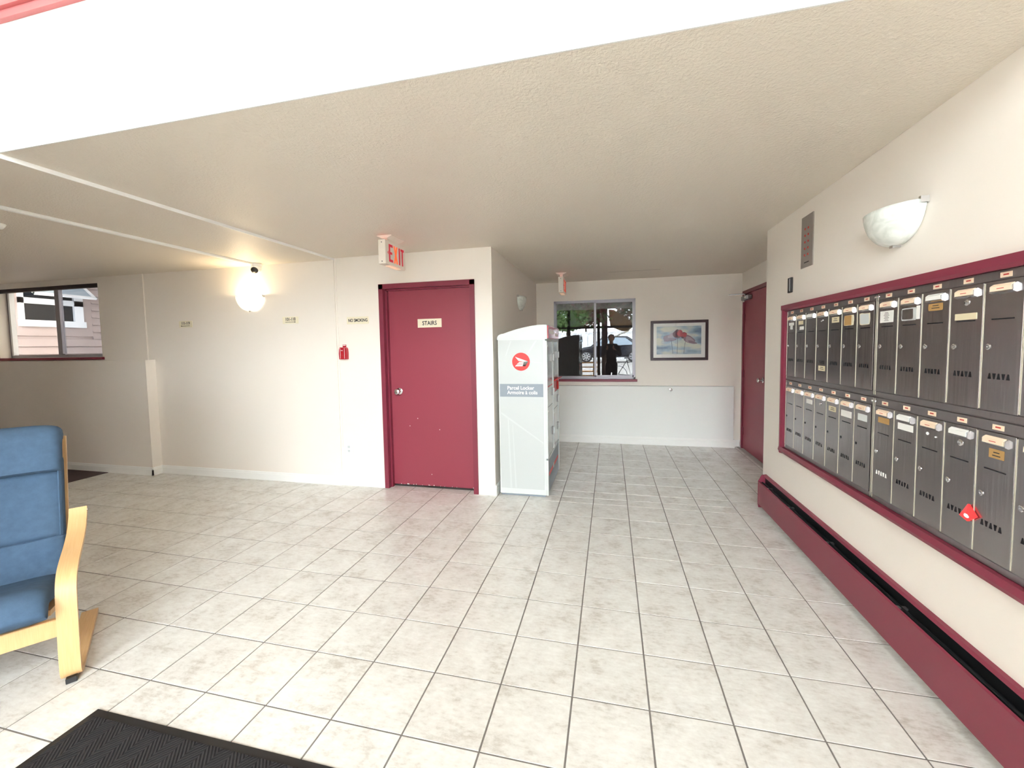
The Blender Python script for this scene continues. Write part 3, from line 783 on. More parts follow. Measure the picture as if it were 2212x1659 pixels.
# ------------------------------------------------------------------ exit signs
def exit_sign(xf, y0, z0, label, xt=.066, ln=.335, hh=.198):
    """housing hangs from the ceiling, lettered face towards +x"""
    e_ = root('exit_sign', (xf - xt / 2, y0 + ln / 2, z0), label, 'exit sign', 'ceiling exit signs')
    xb = xf - xt; zt = z0 + hh
    MB().box(xb, xf, y0, y0 + ln, z0, zt, .003).build('housing', 'exitbody', e_)
    cnp = MB().prism([(xb - .035, ZC), (xf + .035, ZC), (xf + .035, ZC - .006), (xf - .012, ZC - .026), (xb + .012, ZC - .026), (xb - .035, ZC - .006)], 'y', y0 + .045, y0 + ln - .075)
    cnp.box(xb + .014, xf - .014, y0 + .06, y0 + ln - .09, zt - .001, ZC - .02)
    cnp.build('ceiling_canopy', 'exitbody', e_)
    for z in (z0 + .02, zt - .022): MB().tube([((xb + xf) / 2, y0 - .0015, z), ((xb + xf) / 2, y0 + .002, z)], .0045, 8).build('screw', 'black', e_)
    hl = .145; zc_ = z0 + hh * .50; za, zb_ = zc_ - hl / 2, zc_ + hl / 2
    def face(name, polys, m):
        b = MB()
        for P in polys: b.prism([(y0 + a, za + c * hl) for a, c in P], 'x', xf - .001, xf + .0016)
        return b.build(name, m, e_)
    s = .021
    face('letter_E', [[(.055, 0), (.055 + s, 0), (.055 + s, 1), (.055, 1)], [(.055 + s, .855), (.118, .855), (.118, 1), (.055 + s, 1)], [(.055 + s, .43), (.108, .43), (.108, .57), (.055 + s, .57)], [(.055 + s, 0), (.118, 0), (.118, .145), (.055 + s, .145)]], 'exitred')
    xx = face('letter_X', [[(.134, 1), (.156, 1), (.202, 0), (.180, 0)], [(.180, 1), (.202, 1), (.156, 0), (.134, 0)]], 'exithot')
    face('letter_I', [[(.222, 0), (.242, 0), (.242, 1), (.222, 1)]], 'exitred')
    face('letter_T', [[(.274, 0), (.294, 0), (.294, .86), (.274, .86)], [(.257, .86), (.311, .86), (.311, 1), (.257, 1)]], 'exitred')
    face('chevron', [[(.032, .5), (.045, .60), (.045, .40)]], 'exitred')
    MB().box(xb + .012, xf - .012, y0 + .09, y0 + ln - .07, z0 - .004, z0 + .001).build('down_lens', 'exitlens', e_)
    for ya_, yb_ in ((.012, .04), (ln - .06, ln - .012)): MB().box(xb + .02, xf - .02, y0 + ya_, y0 + yb_, zt - .0005, zt + .0015).build('top_vent', 'redglow', e_)
    return e_
exit_sign(-1.80, 3.125, 2.150, 'lit red EXIT sign on the ceiling above the stair door')
exit_sign(-.585, 5.37, 2.135, 'narrow edge-on EXIT sign on the ceiling before the alcove window')

# ------------------------------------------------------------------ sconces
def sconce(origin, out, side, lit, label, W_=.34, H_=.16, D_=.115):
    """origin: rim centre on the wall; out: normal into the room; side: along the wall to the right as seen"""
    o = Vector(origin); out = Vector(out); side = Vector(side); dn = Vector((0, 0, -1))
    r_ = root('wall_sconce', o, label, 'sconce', 'half bowl wall sconces')
    bm = bmesh.new(); nA, nB = 20, 12
    grid = []
    for j in range(nB + 1):
        b = PI / 2 * j / nB; row = []
        for i in range(nA + 1):
            a = PI * i / nA
            cb = math.cos(b) ** .85
            p = o + side * (-W_ / 2 * math.cos(a) * cb) + out * (.004 + D_ * math.sin(a) * cb * (1 - .08 * math.sin(b))) + dn * (H_ * math.sin(b) - .010 * math.sin(a) * 0)
            row.append(bm.verts.new(p))
        grid.append(row)
    for j in range(nB):
        for i in range(nA):
            try: bm.faces.new((grid[j][i], grid[j][i + 1], grid[j + 1][i + 1], grid[j + 1][i]))
            except ValueError: pass
    bmesh.ops.remove_doubles(bm, verts=bm.verts, dist=1e-5)
    bmesh.ops.recalc_face_normals(bm, faces=bm.faces)
    mb_ = MB(); mb_.bm.free(); mb_.bm = bm
    g = mb_.build('glass_bowl', 'frostlit' if lit else 'frost', r_, smooth=True)
    sol = g.modifiers.new('thickness', 'SOLIDIFY'); sol.thickness = .005; sol.offset = 0
    up = Vector((0, 0, 1))
    for k, (sd, dz) in enumerate(((1, -.004), (-1, -.004))):
        c = o + side * (sd * (W_ / 2 + .002)) + out * .016 + up * dz
        MB().obox(c, side, out, up, .014, .030, .026).build('clip', 'chrome', r_)
    MB().obox(o + dn * (H_ + .004) + out * .016, side, out, up, .024, .034, .012).build('clip', 'chrome', r_)
    MB().obox(o + dn * (H_ * .45) + out * .004, side, out, up, .12, .008, .08).build('back_plate', 'grey', r_)
    bl = MB().tube([o + out * .045 + dn * .075, o + out * .045 + dn * .035, o + out * .045 + dn * .008], [.018, .026, .014], 12)
    bl.build('bulb', mat('warm_bulb', (1, .9, .7), .4, emit=(1, .82, .55), estr=8) if lit else 'paper', r_, smooth=True)
    if lit:
        L_ = bpy.data.lights.new('sconce_bulb_light', 'POINT'); L_.energy = 18; L_.color = (1, .77, .48); L_.shadow_soft_size = .045
        lo = bpy.data.objects.new('bulb_light', L_); COL.objects.link(lo); lo.parent = r_; lo.location = out * .060 + Vector((0, 0, -.022))
    return r_
sconce((-3.838, YAL, 2.045), (0, -1, 0), (1, 0, 0), True, 'lit half bowl sconce glowing between the room number signs')
sconce((XR, 2.308, 2.045), (-1, 0, 0), (0, -1, 0), False, 'unlit half bowl sconce above the mailboxes')
sconce((XN, 5.06, 2.06), (1, 0, 0), (0, 1, 0), False, 'unlit half bowl sconce on the alcove wall behind the parcel locker', D_=.075)

# ------------------------------------------------------------------ small things on the mailbox wall
pl = root('intercom_plate', (XR, 3.235, 1.955), 'brushed steel plate with two columns of small red buttons', 'intercom plate')
MB().box(XR - .006, XR, 3.150, 3.322, 1.955, 2.303, .0015).build('plate', 'plate', pl)
for i in range(5):
    for y in (3.262, 3.215):
        z = 2.215 - i * .044
        MB().tube([(XR - .005, y, z), (XR - .009, y, z)], .0075, 10).build('button', 'inkred', pl)
MB().box(XR - .0065, XR - .0055, 3.20, 3.27, 1.985, 1.992).build('engraved_line', 'ink', pl)
bx_ = root('wall_switch', (XR, 3.482, 1.812), 'small black holder left of the mailboxes under the steel plate', 'holder')
MB().box(XR - .016, XR, 3.456, 3.512, 1.812, 1.922, .003).build('case', 'black', bx_)
MB().box(XR - .020, XR - .015, 3.466, 3.474, 1.822, 1.912).build('side_clip', 'grey', bx_)

# ------------------------------------------------------------------ mailboxes
FY_0, FY_1, FZ_0, FZ_1 = 1.26, 3.575, .590, 1.724       # surround, outer
sr = root('mailbox_surround', (XR, 2.4, FZ_0), 'maroon wooden surround framing the steel mailboxes', 'frame')
def board_prof(z0, z1, sgn):   # lip profile for horizontal boards
    return [(XR, z0), (XR - .030, z0 + (.010 if sgn > 0 else 0)), (XR - .036, (z0 + z1) / 2), (XR - .030, z1 - (0 if sgn > 0 else .010)), (XR, z1)]
FB = .052
MB().prism(board_prof(FZ_0, FZ_0 + FB, 1), 'y', FY_0, FY_1).build('bottom_board', 'maroon', sr)
MB().prism([(XR, FZ_1 - .044), (XR - .028, FZ_1 - .044), (XR - .034, FZ_1 - .030), (XR - .034, FZ_1), (XR, FZ_1)], 'y', FY_0, FY_1).build('top_board', 'maroon', sr)
MB().prism([(XR, FY_1 - FB), (XR - .024, FY_1 - FB), (XR - .034, FY_1 - FB * .5), (XR - .030, FY_1), (XR, FY_1)], 'z', FZ_0 + .004, FZ_1 - .004).build('side_board', 'maroon', sr)
MB().prism([(XR, FY_0), (XR - .030, FY_0), (XR - .034, FY_0 + FB * .5), (XR - .024, FY_0 + FB), (XR, FY_0 + FB)], 'z', FZ_0 + .004, FZ_1 - .004).build('side_board', 'maroon', sr)

MB().box(XR - .003, XR, FY_0 + .04, FY_1 - .04, FZ_0 + .04, FZ_1 - .03).build('trim_3', 'steel_body')['kind'] = 'structure'
XB = XR - .008     # housing face
XF = XR - .014     # door face
DWD = .1505        # door pitch
DH = .450
# shared sub-part meshes, local to the door: y measured to the right (towards -y), z down from the door top
def local_mesh(name, fn, m):
    b = MB(); fn(b); me = b.mesh(name); me.materials.append(MT[m]); return me
def door_fn(b):
    w2_ = DWD - .0035
    b.box(0, .007, -w2_, 0, -DH, 0, .0012)
door_me = local_mesh('door', door_fn, 'steel')
edge_me = local_mesh('edge_fold', lambda b: b.box(-.0016, .006, -.0028, 0, -DH + .004, -.004), 'steel_glint')
slot_me = local_mesh('viewing_slit', lambda b: b.box(-.0008, .0006, -.117, -.034, -.1325, -.1285), 'hole')
def vent_fn(b):
    for k in range(5):
        y = -.036 - k * .0175; z0, z1 = -.338, -.318
        if k % 2 == 0: P = [(y - .006, z0), (y + .006, z0), (y + .002, z1), (y - .002, z1)]
        else: P = [(y - .002, z0), (y + .002, z0), (y + .006, z1), (y - .006, z1)]
        b.prism(P, 'x', -.0008, .0006)
vent_me = local_mesh('vent_holes', vent_fn, 'hole')
vent_lit = local_mesh('vent_holes', vent_fn, 'paper')  # white holes: the lit look is put into the colour
def hold_fn(b):
    b.prism([(.001, -.012), (-.010, -.020), (-.011, -.040), (.001, -.046)], 'y', -.122, -.032)
    b.bm.faces.ensure_lookup_table()
hold_me = local_mesh('name_holder', hold_fn, 'chrome')
card_me = local_mesh('name_card', lambda b: b.obox((-.0066, -.077, -.0165), Vector((-.81, 0, -.58)).normalized(), Vector((0, 1, 0)), Vector((-.58, 0, .81)).normalized(), .0115, .078, .0022).obox((-.0118, -.077, -.0285), Vector((0, 0, 1)), Vector((0, 1, 0)), Vector((1, 0, 0)), .016, .080, .0016), 'peach')
cardw_me = card_me.copy(); cardw_me.materials.clear(); cardw_me.materials.append(MT['paper'])
num_me = local_mesh('name_print', lambda b: b.box(-.0131, -.0124, -.090, -.064, -.0295, -.0270), 'inkred')
lock_me = local_mesh('lock', lambda b: b.lathe([(.0105, 0), (.0105, .0015), (.0080, .0032), (.004, .0032), (.0035, .001), (0, .001)], (0, -.0255, -.226), (-1, 0, 0), 14), 'chrome')
lockb_me = local_mesh('lock', lambda b: b.lathe([(.0075, 0), (.0075, .001), (.005, .002), (0, .002)], (0, -.0255, -.226), (-1, 0, 0), 12), 'darkmetal')
for me_ in (lock_me, lockb_me):
    for p in me_.polygons: p.use_smooth = False
def place(me, name, parent, ploc):
    o = bpy.data.objects.new(name, me); COL.objects.link(o); o.parent = parent; o.location = ploc
    return o
def sticker(door, name, y0, y1, z0, z1, m, lift=.0006, jag=0.):
    b = MB()
    if jag:
        P = []
        n = 16; rnd = random.Random(int((y0 + z0 + WL[door.name].y) * 9999))
        for k in range(n):
            t = 2 * PI * k / n; cx = max(-1, min(1, 1.35 * math.cos(t))); cz = max(-1, min(1, 1.35 * math.sin(t)))
            f_ = 1 - jag * rnd.random()
            P.append(((y0 + y1) / 2 + (y1 - y0) / 2 * cx * f_, (z0 + z1) / 2 + (z1 - z0) / 2 * cz * f_))
        b.prism(P, 'x', -lift, 0)
    else: b.box(-lift, 0, y0, y1, z0, z1)
    me = b.mesh(name); me.materials.append(MT[m]); return place(me, name, door, (0, 0, 0))
def lines(door, y0, y1, z0, z1, k, m='ink'):
    b = MB(); st = (z1 - z0) / k
    for i in range(k):
        z = z1 - st * (i + .5); ww = (y1 - y0) * (.5 + .4 * ((i * 37) % 5) / 5)
        b.box(-.0009, -.0005, (y0 + y1) / 2 - ww / 2, (y0 + y1) / 2 + ww / 2, z - st * .16, z + st * .16)
    me = b.mesh('print_lines'); me.materials.append(MT[m]); place(me, 'print_lines', door, (0, 0, 0))
def round_stud(door, y, z, r=.012, m='chrome'):
    b = MB().lathe([(r, 0), (r, .0015), (r * .6, .004), (0, .005)], (0, y, z), (-1, 0, 0), 16)
    me = b.mesh('stud'); me.materials.append(MT[m]); place(me, 'stud', door, (0, 0, 0))
def bank(ytop, ztop, hdr, label, key, ndoor=7):
    wdt = ndoor * DWD + .024
    rt = root('mailbox_bank', (XB, ytop - wdt / 2, ztop - DH), label, 'mailboxes', 'steel mailbox banks')
    b = MB()
    zb = ztop - DH - .028; zt = ztop + hdr
    b.box(XB + .002, XR - .0005, ytop - wdt, ytop, zb, zt)
    b.box(XB - .003, XB + .003, ytop - wdt, ytop, ztop + .002, zt, .001)          # header strip
    b.box(XB - .003, XB + .003, ytop - wdt, ytop, zb, ztop - DH - .002, .001)     # sill strip
    b.box(XB - .003, XB + .003, ytop - .011, ytop, zb, zt, .001)
    b.box(XB - .003, XB + .003, ytop - wdt, ytop - wdt + .011, zb, zt, .001)
    b.build('housing', 'steel_body', rt)
    for e_ in (ytop - .0118, ytop - wdt + .0012):
        MB().box(XB - .005, XB, e_, e_ + .0024, zb + .01, zt - .004).build('edge_strip', 'steel_glint', rt)
    for y in (ytop - .012, ytop - wdt + .012):
        MB().lathe([(.007, 0), (.006, .003), (0, .005)], (XB - .003, y, ztop + hdr * .55), (-1, 0, 0), 12).build('fixing_screw', 'chrome', rt)
    for k in range(ndoor):
        y0 = ytop - .012 - k * DWD
        dl = Vector((XF, y0, ztop))
        d_ = link('door', door_me, None, rt, dl)
        place(edge_me, 'edge_fold', d_, (0, 0, 0))
        place(slot_me, 'viewing_slit', d_, (0, 0, 0))
        place(vent_lit if (key, k) in LITVENT else vent_me, 'vent_holes', d_, (0, 0, 0))
        place(hold_me, 'name_holder', d_, (0, 0, 0))
        white = (key, k) in WHITECARD
        place(cardw_me if white else card_me, 'name_card', d_, (0, 0, 0))
        if not white: place(num_me, 'name_print', d_, (0, 0, 0))
        place(lockb_me if key == 'low1' else lock_me, 'lock', d_, (0, 0, 0))
        yl = y0 - .077
        tg = MB().box(XB - .0040, XB - .0028, yl - .022, yl + .022, ztop + hdr * .5 - .009, ztop + hdr * .5 + .009).build('number_tag', 'peach', rt)
        MB().box(XB - .0044, XB - .0038, yl - .010, yl + .010, ztop + hdr * .5 - .002, ztop + hdr * .5 + .003).build('tag_print', 'inkred', tg)
        DECO.get((key, k), lambda d: None)(d_)
    return rt
WHITECARD = {('top1', 2), ('top2', 2), ('low2', 3), ('low2', 1)}
LITVENT = {('low2', 0)}
DECO = {
    ('top1', 0): lambda d: (sticker(d, 'torn_sticker', -.118, -.030, -.078, -.056, 'paper', jag=.1), sticker(d, 'torn_sticker', -.098, -.052, -.108, -.076, 'paper', jag=.2)),
    ('top1', 1): lambda d: (sticker(d, 'name_sticker', -.112, -.040, -.078, -.052, 'cream2'), sticker(d, 'torn_sticker', -.125, -.055, -.115, -.090, 'paper', jag=.15)),
    ('top1', 3): lambda d: (round_stud(d, -.068, -.070, .005), round_stud(d, -.084, -.066, .005), sticker(d, 'name_sticker', -.125, -.040, -.382, -.350, 'cream2'), lines(d, -.118, -.048, -.376, -.354, 2)),
    ('top1', 4): lambda d: (sticker(d, 'name_sticker', -.122, -.040, -.088, -.055, 'cream2'), lines(d, -.115, -.048, -.082, -.060, 2)),
    ('top1', 5): lambda d: (sticker(d, 'tape_patch', -.122, -.022, -.112, -.054, 'cream', jag=.06), sticker(d, 'tape_patch', -.098, -.028, -.110, -.056, 'tan', .0012)),
    ('top1', 6): lambda d: (sticker(d, 'torn_sticker', -.118, -.018, -.118, -.052, 'cream', jag=.14), sticker(d, 'torn_sticker', -.108, -.028, -.112, -.056, 'lockerwhite', .0012, jag=.1)),
    ('top2', 0): lambda d: (sticker(d, 'paper_card', -.120, -.022, -.112, -.056, 'paper'), lines(d, -.095, -.045, -.106, -.062, 7)),
    ('top2', 1): lambda d: (sticker(d, 'torn_sticker', -.118, -.024, -.112, -.054, 'lockerpanel', jag=.05), sticker(d, 'torn_sticker', -.100, -.028, -.106, -.060, 'steel', .0012, jag=.04), sticker(d, 'torn_sticker', -.140, -.118, -.108, -.050, 'paper')),
    ('top2', 2): lambda d: (sticker(d, 'name_sticker', -.115, -.036, -.080, -.050, 'tan', jag=.03), lines(d, -.108, -.044, -.074, -.054, 2)),
    ('top2', 3): lambda d: (round_stud(d, -.078, -.062, .012), sticker(d, 'name_plate', -.124, -.028, -.126, -.102, 'cream2', .002)),
    ('low1', 2): lambda d: (sticker(d, 'paper_card', -.122, -.038, -.088, -.058, 'paper'),),
    ('low1', 3): lambda d: round_stud(d, -.078, -.068, .011),
    ('low1', 4): lambda d: (sticker(d, 'name_sticker', -.118, -.032, -.094, -.062, 'cream2', jag=.03), lines(d, -.110, -.042, -.088, -.068, 2)),
    ('low1', 5): lambda d: sticker(d, 'paper_card', -.128, -.020, -.102, -.066, 'paper'),
    ('low1', 6): lambda d: sticker(d, 'paper_card', -.118, -.036, -.096, -.060, 'lockerwhite'),
    ('low2', 0): lambda d: sticker(d, 'name_sticker', -.118, -.034, -.078, -.050, 'tan'),
    ('low2', 1): lambda d: sticker(d, 'paper_card', -.128, -.028, -.082, -.052, 'paper'),
    ('low2', 2): lambda d: (round_stud(d, -.062, -.066, .007, 'paper'), round_stud(d, -.108, -.072, .003, 'paper')),
    ('low2', 3): lambda d: round_stud(d, -.078, -.066, .013),
    ('low2', 4): lambda d: (sticker(d, 'name_sticker', -.108, -.050, -.088, -.056, 'tan'), lines(d, -.102, -.056, -.084, -.062, 2)),
}
Y1 = 3.515; Y2 = Y1 - (7 * DWD + .024)
bank(Y1, 1.645, .034, 'upper left bank of seven steel mailboxes', 'top1')
bank(Y2, 1.645, .034, 'upper right bank of steel mailboxes running out of the picture', 'top2')
bank(Y1, 1.122, .040, 'lower left bank of seven steel mailboxes', 'low1')
bank(Y2, 1.122, .040, 'lower right bank of steel mailboxes with the red marker', 'low2')
# red marker, a kite drawn with emission
rm = root('red_marker_glow', (XF - .004, 1.836, .777), 'small glowing red triangular marker on the lower right mailboxes', 'marker light')
b = MB(); P = [(1.872, .785), (1.836, .840), (1.800, .805), (1.836, .775)]
A = [b.bm.verts.new((XF - .003, y, z)) for y, z in P]; B = [b.bm.verts.new((XF - .010, y, z)) for y, z in P]; c = b.bm.verts.new((XF - .015, 1.836, .797))
b.bm.faces.new(A)
for k in range(4):
    b.bm.faces.new((A[k], A[(k + 1) % 4], B[(k + 1) % 4], B[k])); b.bm.faces.new((B[k], B[(k + 1) % 4], c))
bmesh.ops.recalc_face_normals(b.bm, faces=b.bm.faces)
b.build('lens', 'redmarker', rm)
MB().ball((XF - .010, 1.836, .796), .009, (.8, 1.4, 1), 12).build('core', 'redmarkercore', rm, smooth=True)

# ------------------------------------------------------------------ baseboard heater
hx = XR - .062; hy0, hy1 = .2, 3.905
ht = root('baseboard_heater', (XR - .03, 2.0, 0), 'long maroon baseboard heater along the mailbox wall', 'heater')
MB().box(XR - .006, XR, hy0, hy1, .03, .305).build('back_plate', 'maroon', ht)
MB().prism([(XR, .303), (XR, .311), (XR - .018, .308), (XR - .025, .294), (XR - .022, .293), (XR - .016, .302)], 'y', hy0, hy1).build('top_cover', 'maroon', ht)
MB().prism([(hx, .052), (hx + .004, .052), (hx + .004, .243), (hx + .010, .248), (hx + .009, .251), (hx, .246)], 'y', hy0, hy1 - .004).build('front_panel', 'maroon', ht)
MB().prism([(XR, .02), (hx + .004, .02), (hx - .002, .05), (hx - .002, .25), (hx + .026, .306), (XR, .312)], 'y', hy1 - .002, hy1 + .004).build('end_cap', 'maroon', ht)
MB().box(XR - .050, XR - .010, hy0, hy1, .16, .235).build('fin_block', 'darkmetal', ht)
MB().box(XR - .009, XR - .0055, hy0, hy1, .03, .30).build('slot_shade', 'darkmetal', ht)  # dark sheet added so the slot reads as shade
MB().tube([(XR - .03, hy0, .236), (XR - .03, hy1, .236)], .010, 8).build('pipe', 'darkmetal', ht)
for y in (3.74, 3.33, 2.78, 2.15, 1.5, .9):
    MB().box(hx + .004, XR - .006, y - .010, y + .010, .226, .244).build('bracket', 'grey', ht)

# ------------------------------------------------------------------ parcel locker
LX0, LX1, LY0, LY1 = -1.052, -.580, 3.836, 4.70
lo_ = root('parcel_locker', ((LX0 + LX1) / 2, (LY0 + LY1) / 2, 0), 'tall white parcel locker beside the stair door', 'locker')
MB().box(LX0, LX1 - .012, LY0, LY1, .02, 1.535, .004).build('body', 'lockerwhite', lo_)
MB().box(LX0 + .01, LX1 - .03, LY0 + .02, LY1 - .02, 0, .03).build('plinth', 'lockergrey', lo_)
capP = [(LX0 - .004, 1.512), (LX0 - .004, 1.535)]
for k in range(7):
    t = k / 6; capP.append((LX0 + .004 + .05 * t, 1.552 + .018 * t + .006 * math.sin(PI * t)))
for k in range(1, 9):
    t = k / 8; capP.append((LX0 + .054 + (LX1 - .035 - LX0 - .054) * t, 1.570 + .078 * (1 - (1 - t) ** 1.7)))
capP += [(LX1 - .004, 1.648), (LX1 + .006, 1.640), (LX1 + .006, 1.512)]
cp = MB().prism(capP, 'y', LY0 - .010, LY1 + .010)
bmesh.ops.bevel(cp.bm, geom=[e for e in cp.bm.edges if abs(e.verts[0].co.y - e.verts[1].co.y) < 1e-4], offset=.004, segments=2, affect='EDGES')
smooth_by_angle(cp.build('cap', 'lockerwhite', lo_), 35)
hd = MB().box(LX1 + .006, LX1 + .014, LY0 + .012, LY1 - .012, 1.520, 1.640, .002).build('header_panel', 'clearred', lo_)
MB().box(LX1 + .0138, LX1 + .0146, LY0 + .10, LY0 + .42, 1.565, 1.60).box(LX1 + .0138, LX1 + .0146, LY0 + .50, LY0 + .74, 1.55, 1.575).build('header_print', 'paper', hd)
# side panel with faint pattern, logo and banner
sp_ = MB().box(LX0 + .012, LX1 - .034, LY0 - .003, LY0, .075, 1.508).build('side_panel', 'lockerpanel', lo_)
pat = mat('panel_pattern', S(206, 211, 211), .3)
pb = MB()
for (P) in ([(-1.03, .80), (-.62, .52), (-.62, .535), (-1.03, .82)], [(-.93, 1.50), (-.98, 1.36), (-.97, 1.36), (-.915, 1.50)], [(-.76, 1.39), (-.69, 1.50), (-.67, 1.50), (-.75, 1.38)], [(-.74, 1.30), (-.62, 1.285), (-.62, 1.29), (-.74, 1.306)], [(-.95, .08), (-.93, .08), (-.955, .75), (-.965, .75)], [(-.9, .08), (-.885, .08), (-.915, .7), (-.92, .7)]):
    pb.prism(P, 'y', LY0 - .0034, LY0 - .0028)
pb.build('panel_pattern', pat, sp_)
MB().box(LX0 + .014, LX1 - .036, LY0 - .0036, LY0 - .0026, .968, 1.091).build('banner', 'lockergrey', sp_)
text('lettering', 'Parcel Locker\nArmoire à colis', .048, (-.965, LY0 - .004, 1.030), ROT_FRONT, 'paper', sp_, align='LEFT', bold=.0008, line=.92, sx=.98)
cx, cz, cr = -.826, 1.303, .086
MB().tube([(cx, LY0 - .0042, cz), (cx, LY0 - .0028, cz)], cr, 40).build('logo_disc', 'postred', sp_)
lg = MB()
for P in ([(-.66, .55), (.80, .02), (.30, .02), (-.28, .10)],
          [(-.20, -.02), (.80, .00), (.72, -.12), (-.30, -.12)],
          [(-.36, -.17), (.69, -.17), (.62, -.28), (-.45, -.28)],
          [(-.50, -.33), (.59, -.33), (.48, -.50), (-.68, -.50)],
          [(.30, .02), (.80, .02), (.48, -.50), (.20, -.50)]):
    lg.prism([(cx + a * cr, cz + c_ * cr) for a, c_ in P], 'y', LY0 - .0048, LY0 - .0040)
lg.build('logo_wing', 'paper', sp_)
# door side, facing the passage
def lk_frame(y0, y1, z0, z1, name='frame_bar'):
    MB().box(LX1 - .014, LX1 + .004, y0, y1, z0, z1, .002).build(name, 'lockerwhite', lo_)
lk_frame(LY0, LY0 + .022, .02, 1.52); lk_frame(LY1 - .022, LY1, .02, 1.52); lk_frame(4.255, 4.285, .375, 1.515)
lk_frame(LY0, LY1, 1.495, 1.515); lk_frame(LY0, LY1, .360, .380)
cols = ((LY0 + .024, 4.253), (4.287, LY1 - .024))
def lk_door(c, z0, z1, zl):
    y0, y1 = cols[c]
    d_ = MB().box(LX1 - .012, LX1 - .004, y0 + .002, y1 - .002, z0 + .002, z1 - .002, .0015).build('door', 'lockerdoor', lo_)
    MB().box(LX1 - .005, LX1 + .004, y1 - .075, y1 - .02, zl - .04, zl + .04, .002).build('latch_plate', 'grey', d_)
    MB().box(LX1 + .003, LX1 + .020, y1 - .058, y1 - .040, zl - .034, zl + .034, .003).build('latch_handle', 'lockerwhite', d_)
    MB().box(LX1 - .0045, LX1 - .0030, y0 + .03, y0 + .10, z1 - .05, z1 - .03).build('door_tag', 'paper', d_)
lk_door(0, 1.06, 1.493, 1.33); lk_door(0, .86, 1.06, .985); lk_door(0, .382, .86, .58)
lk_door(1, 1.10, 1.493, 1.35); lk_door(1, .78, .955, .86); lk_door(1, .382, .78, .55)
ms = MB().box(LX1 - .012, LX1 - .003, cols[1][0] + .002, cols[1][1] - .002, .957, 1.098).build('mail_slot_panel', 'alarmred', lo_)
MB().obox((LX1 + .020, (cols[1][0] + cols[1][1]) / 2, 1.092), Vector((.9, 0, .35)).normalized(), Vector((0, 1, 0)), Vector((-.35, 0, .9)).normalized(), .055, .37, .008).build('slot_flap', 'postred', ms)
MB().box(LX1 - .002, LX1 + .012, cols[1][1] - .10, cols[1][1] - .03, .965, 1.06, .003).build('slot_box', 'postred', ms)
MB().box(LX1 - .0045, LX1 - .0025, cols[0][0] + .03, cols[0][1] - .03, 1.052, 1.062).build('red_line', 'postred', lo_)
MB().box(LX1 - .014, LX1 - .002, LY0 + .022, LY1 - .022, .03, .358).build('kick_panel', 'lockergrey', lo_)
MB().box(LX1 - .0022, LX1 - .0010, LY0 + .08, 4.20, .185, .220).box(LX1 - .0022, LX1 - .0010, 4.30, 4.62, .185, .220).build('kick_print', 'postred', lo_)
MB().tube([(LX1 - .003, 4.25, .2025), (LX1 - .0008, 4.25, .2025)], .028, 16).build('kick_emblem', 'paper', lo_)

# ------------------------------------------------------------------ armchair
def sweep(bm, path, wdir, hw, ht, n=28, p=3.2, taper=True):
    """rounded slab following path: half width hw along wdir, half thickness ht along the normal"""
    path = [Vector(q) for q in path]; wdir = Vector(wdir); rings = []
    for i, c in enumerate(path):
        d = (path[min(i + 1, len(path) - 1)] - path[max(i - 1, 0)]).normalized(); nn = wdir.cross(d).normalized()
        e = 1.0
        if taper and i in (0, len(path) - 1): e = .72
        ring = []
        for k in range(n):
            t = 2 * PI * k / n; cs, sn = math.cos(t), math.sin(t)
            a = math.copysign(abs(cs) ** (2 / p / 1.9), cs); b = math.copysign(abs(sn) ** (2 / p), sn)
            ring.append(bm.verts.new(c + wdir * (hw * a * (1 - .02 * (1 - e))) + nn * (ht * b * e)))
        rings.append(ring)
    fs = []
    for A, B in zip(rings, rings[1:]):
        for k in range(n): fs.append(bm.faces.new((A[k], A[(k + 1) % n], B[(k + 1) % n], B[k])))
    fs.append(bm.faces.new(rings[0])); fs.append(bm.faces.new(rings[-1]))
    bmesh.ops.recalc_face_normals(bm, faces=fs)
def smooth_path(P, k=6):
    P = [Vector(p) for p in P]; out = []
    for i in range(len(P) - 1):
        p0 = P[max(i - 1, 0)]; p1 = P[i]; p2 = P[i + 1]; p3 = P[min(i + 2, len(P) - 1)]
        for j in range(k):
            t = j / k
            out.append(.5 * ((2 * p1) + (p2 - p0) * t + (2 * p0 - 5 * p1 + 4 * p2 - p3) * t * t + (3 * p1 - p0 - 3 * p2 + p3) * t ** 3))
    out.append(P[-1]); return out
CA = math.atan2(-.595, .804)
HW = .30
fdv = Vector((math.cos(CA), math.sin(CA), 0)); lv = Vector((-math.sin(CA), math.cos(CA), 0))
foot = Vector((-2.318, 1.243, 0))
chair_loc = foot - lv * HW - fdv * .30
ac = root('armchair', chair_loc, 'bentwood armchair with blue denim cushion at the left edge', 'armchair')
ac.rotation_euler = (0, 0, CA)
def cpart(mbld, name, m, parent=None, smooth=None):
    o = link(name, mbld.mesh(name), m, None, (0, 0, 0)); o.parent = parent or ac; o.location = (0, 0, 0)
    if smooth: smooth_by_angle(o, smooth)
    return o
X_ = .30   # u=0 (front foot) in local x
side = [(-.62, .016), (-.4, .016), (-.15, .016), (-.05, .020), (-.012, .050), (-.008, .12), (-.022, .26), (-.035, .37), (-.055, .425), (-.095, .462), (-.17, .486), (-.30, .512), (-.40, .545), (-.47, .592), (-.505, .640)]
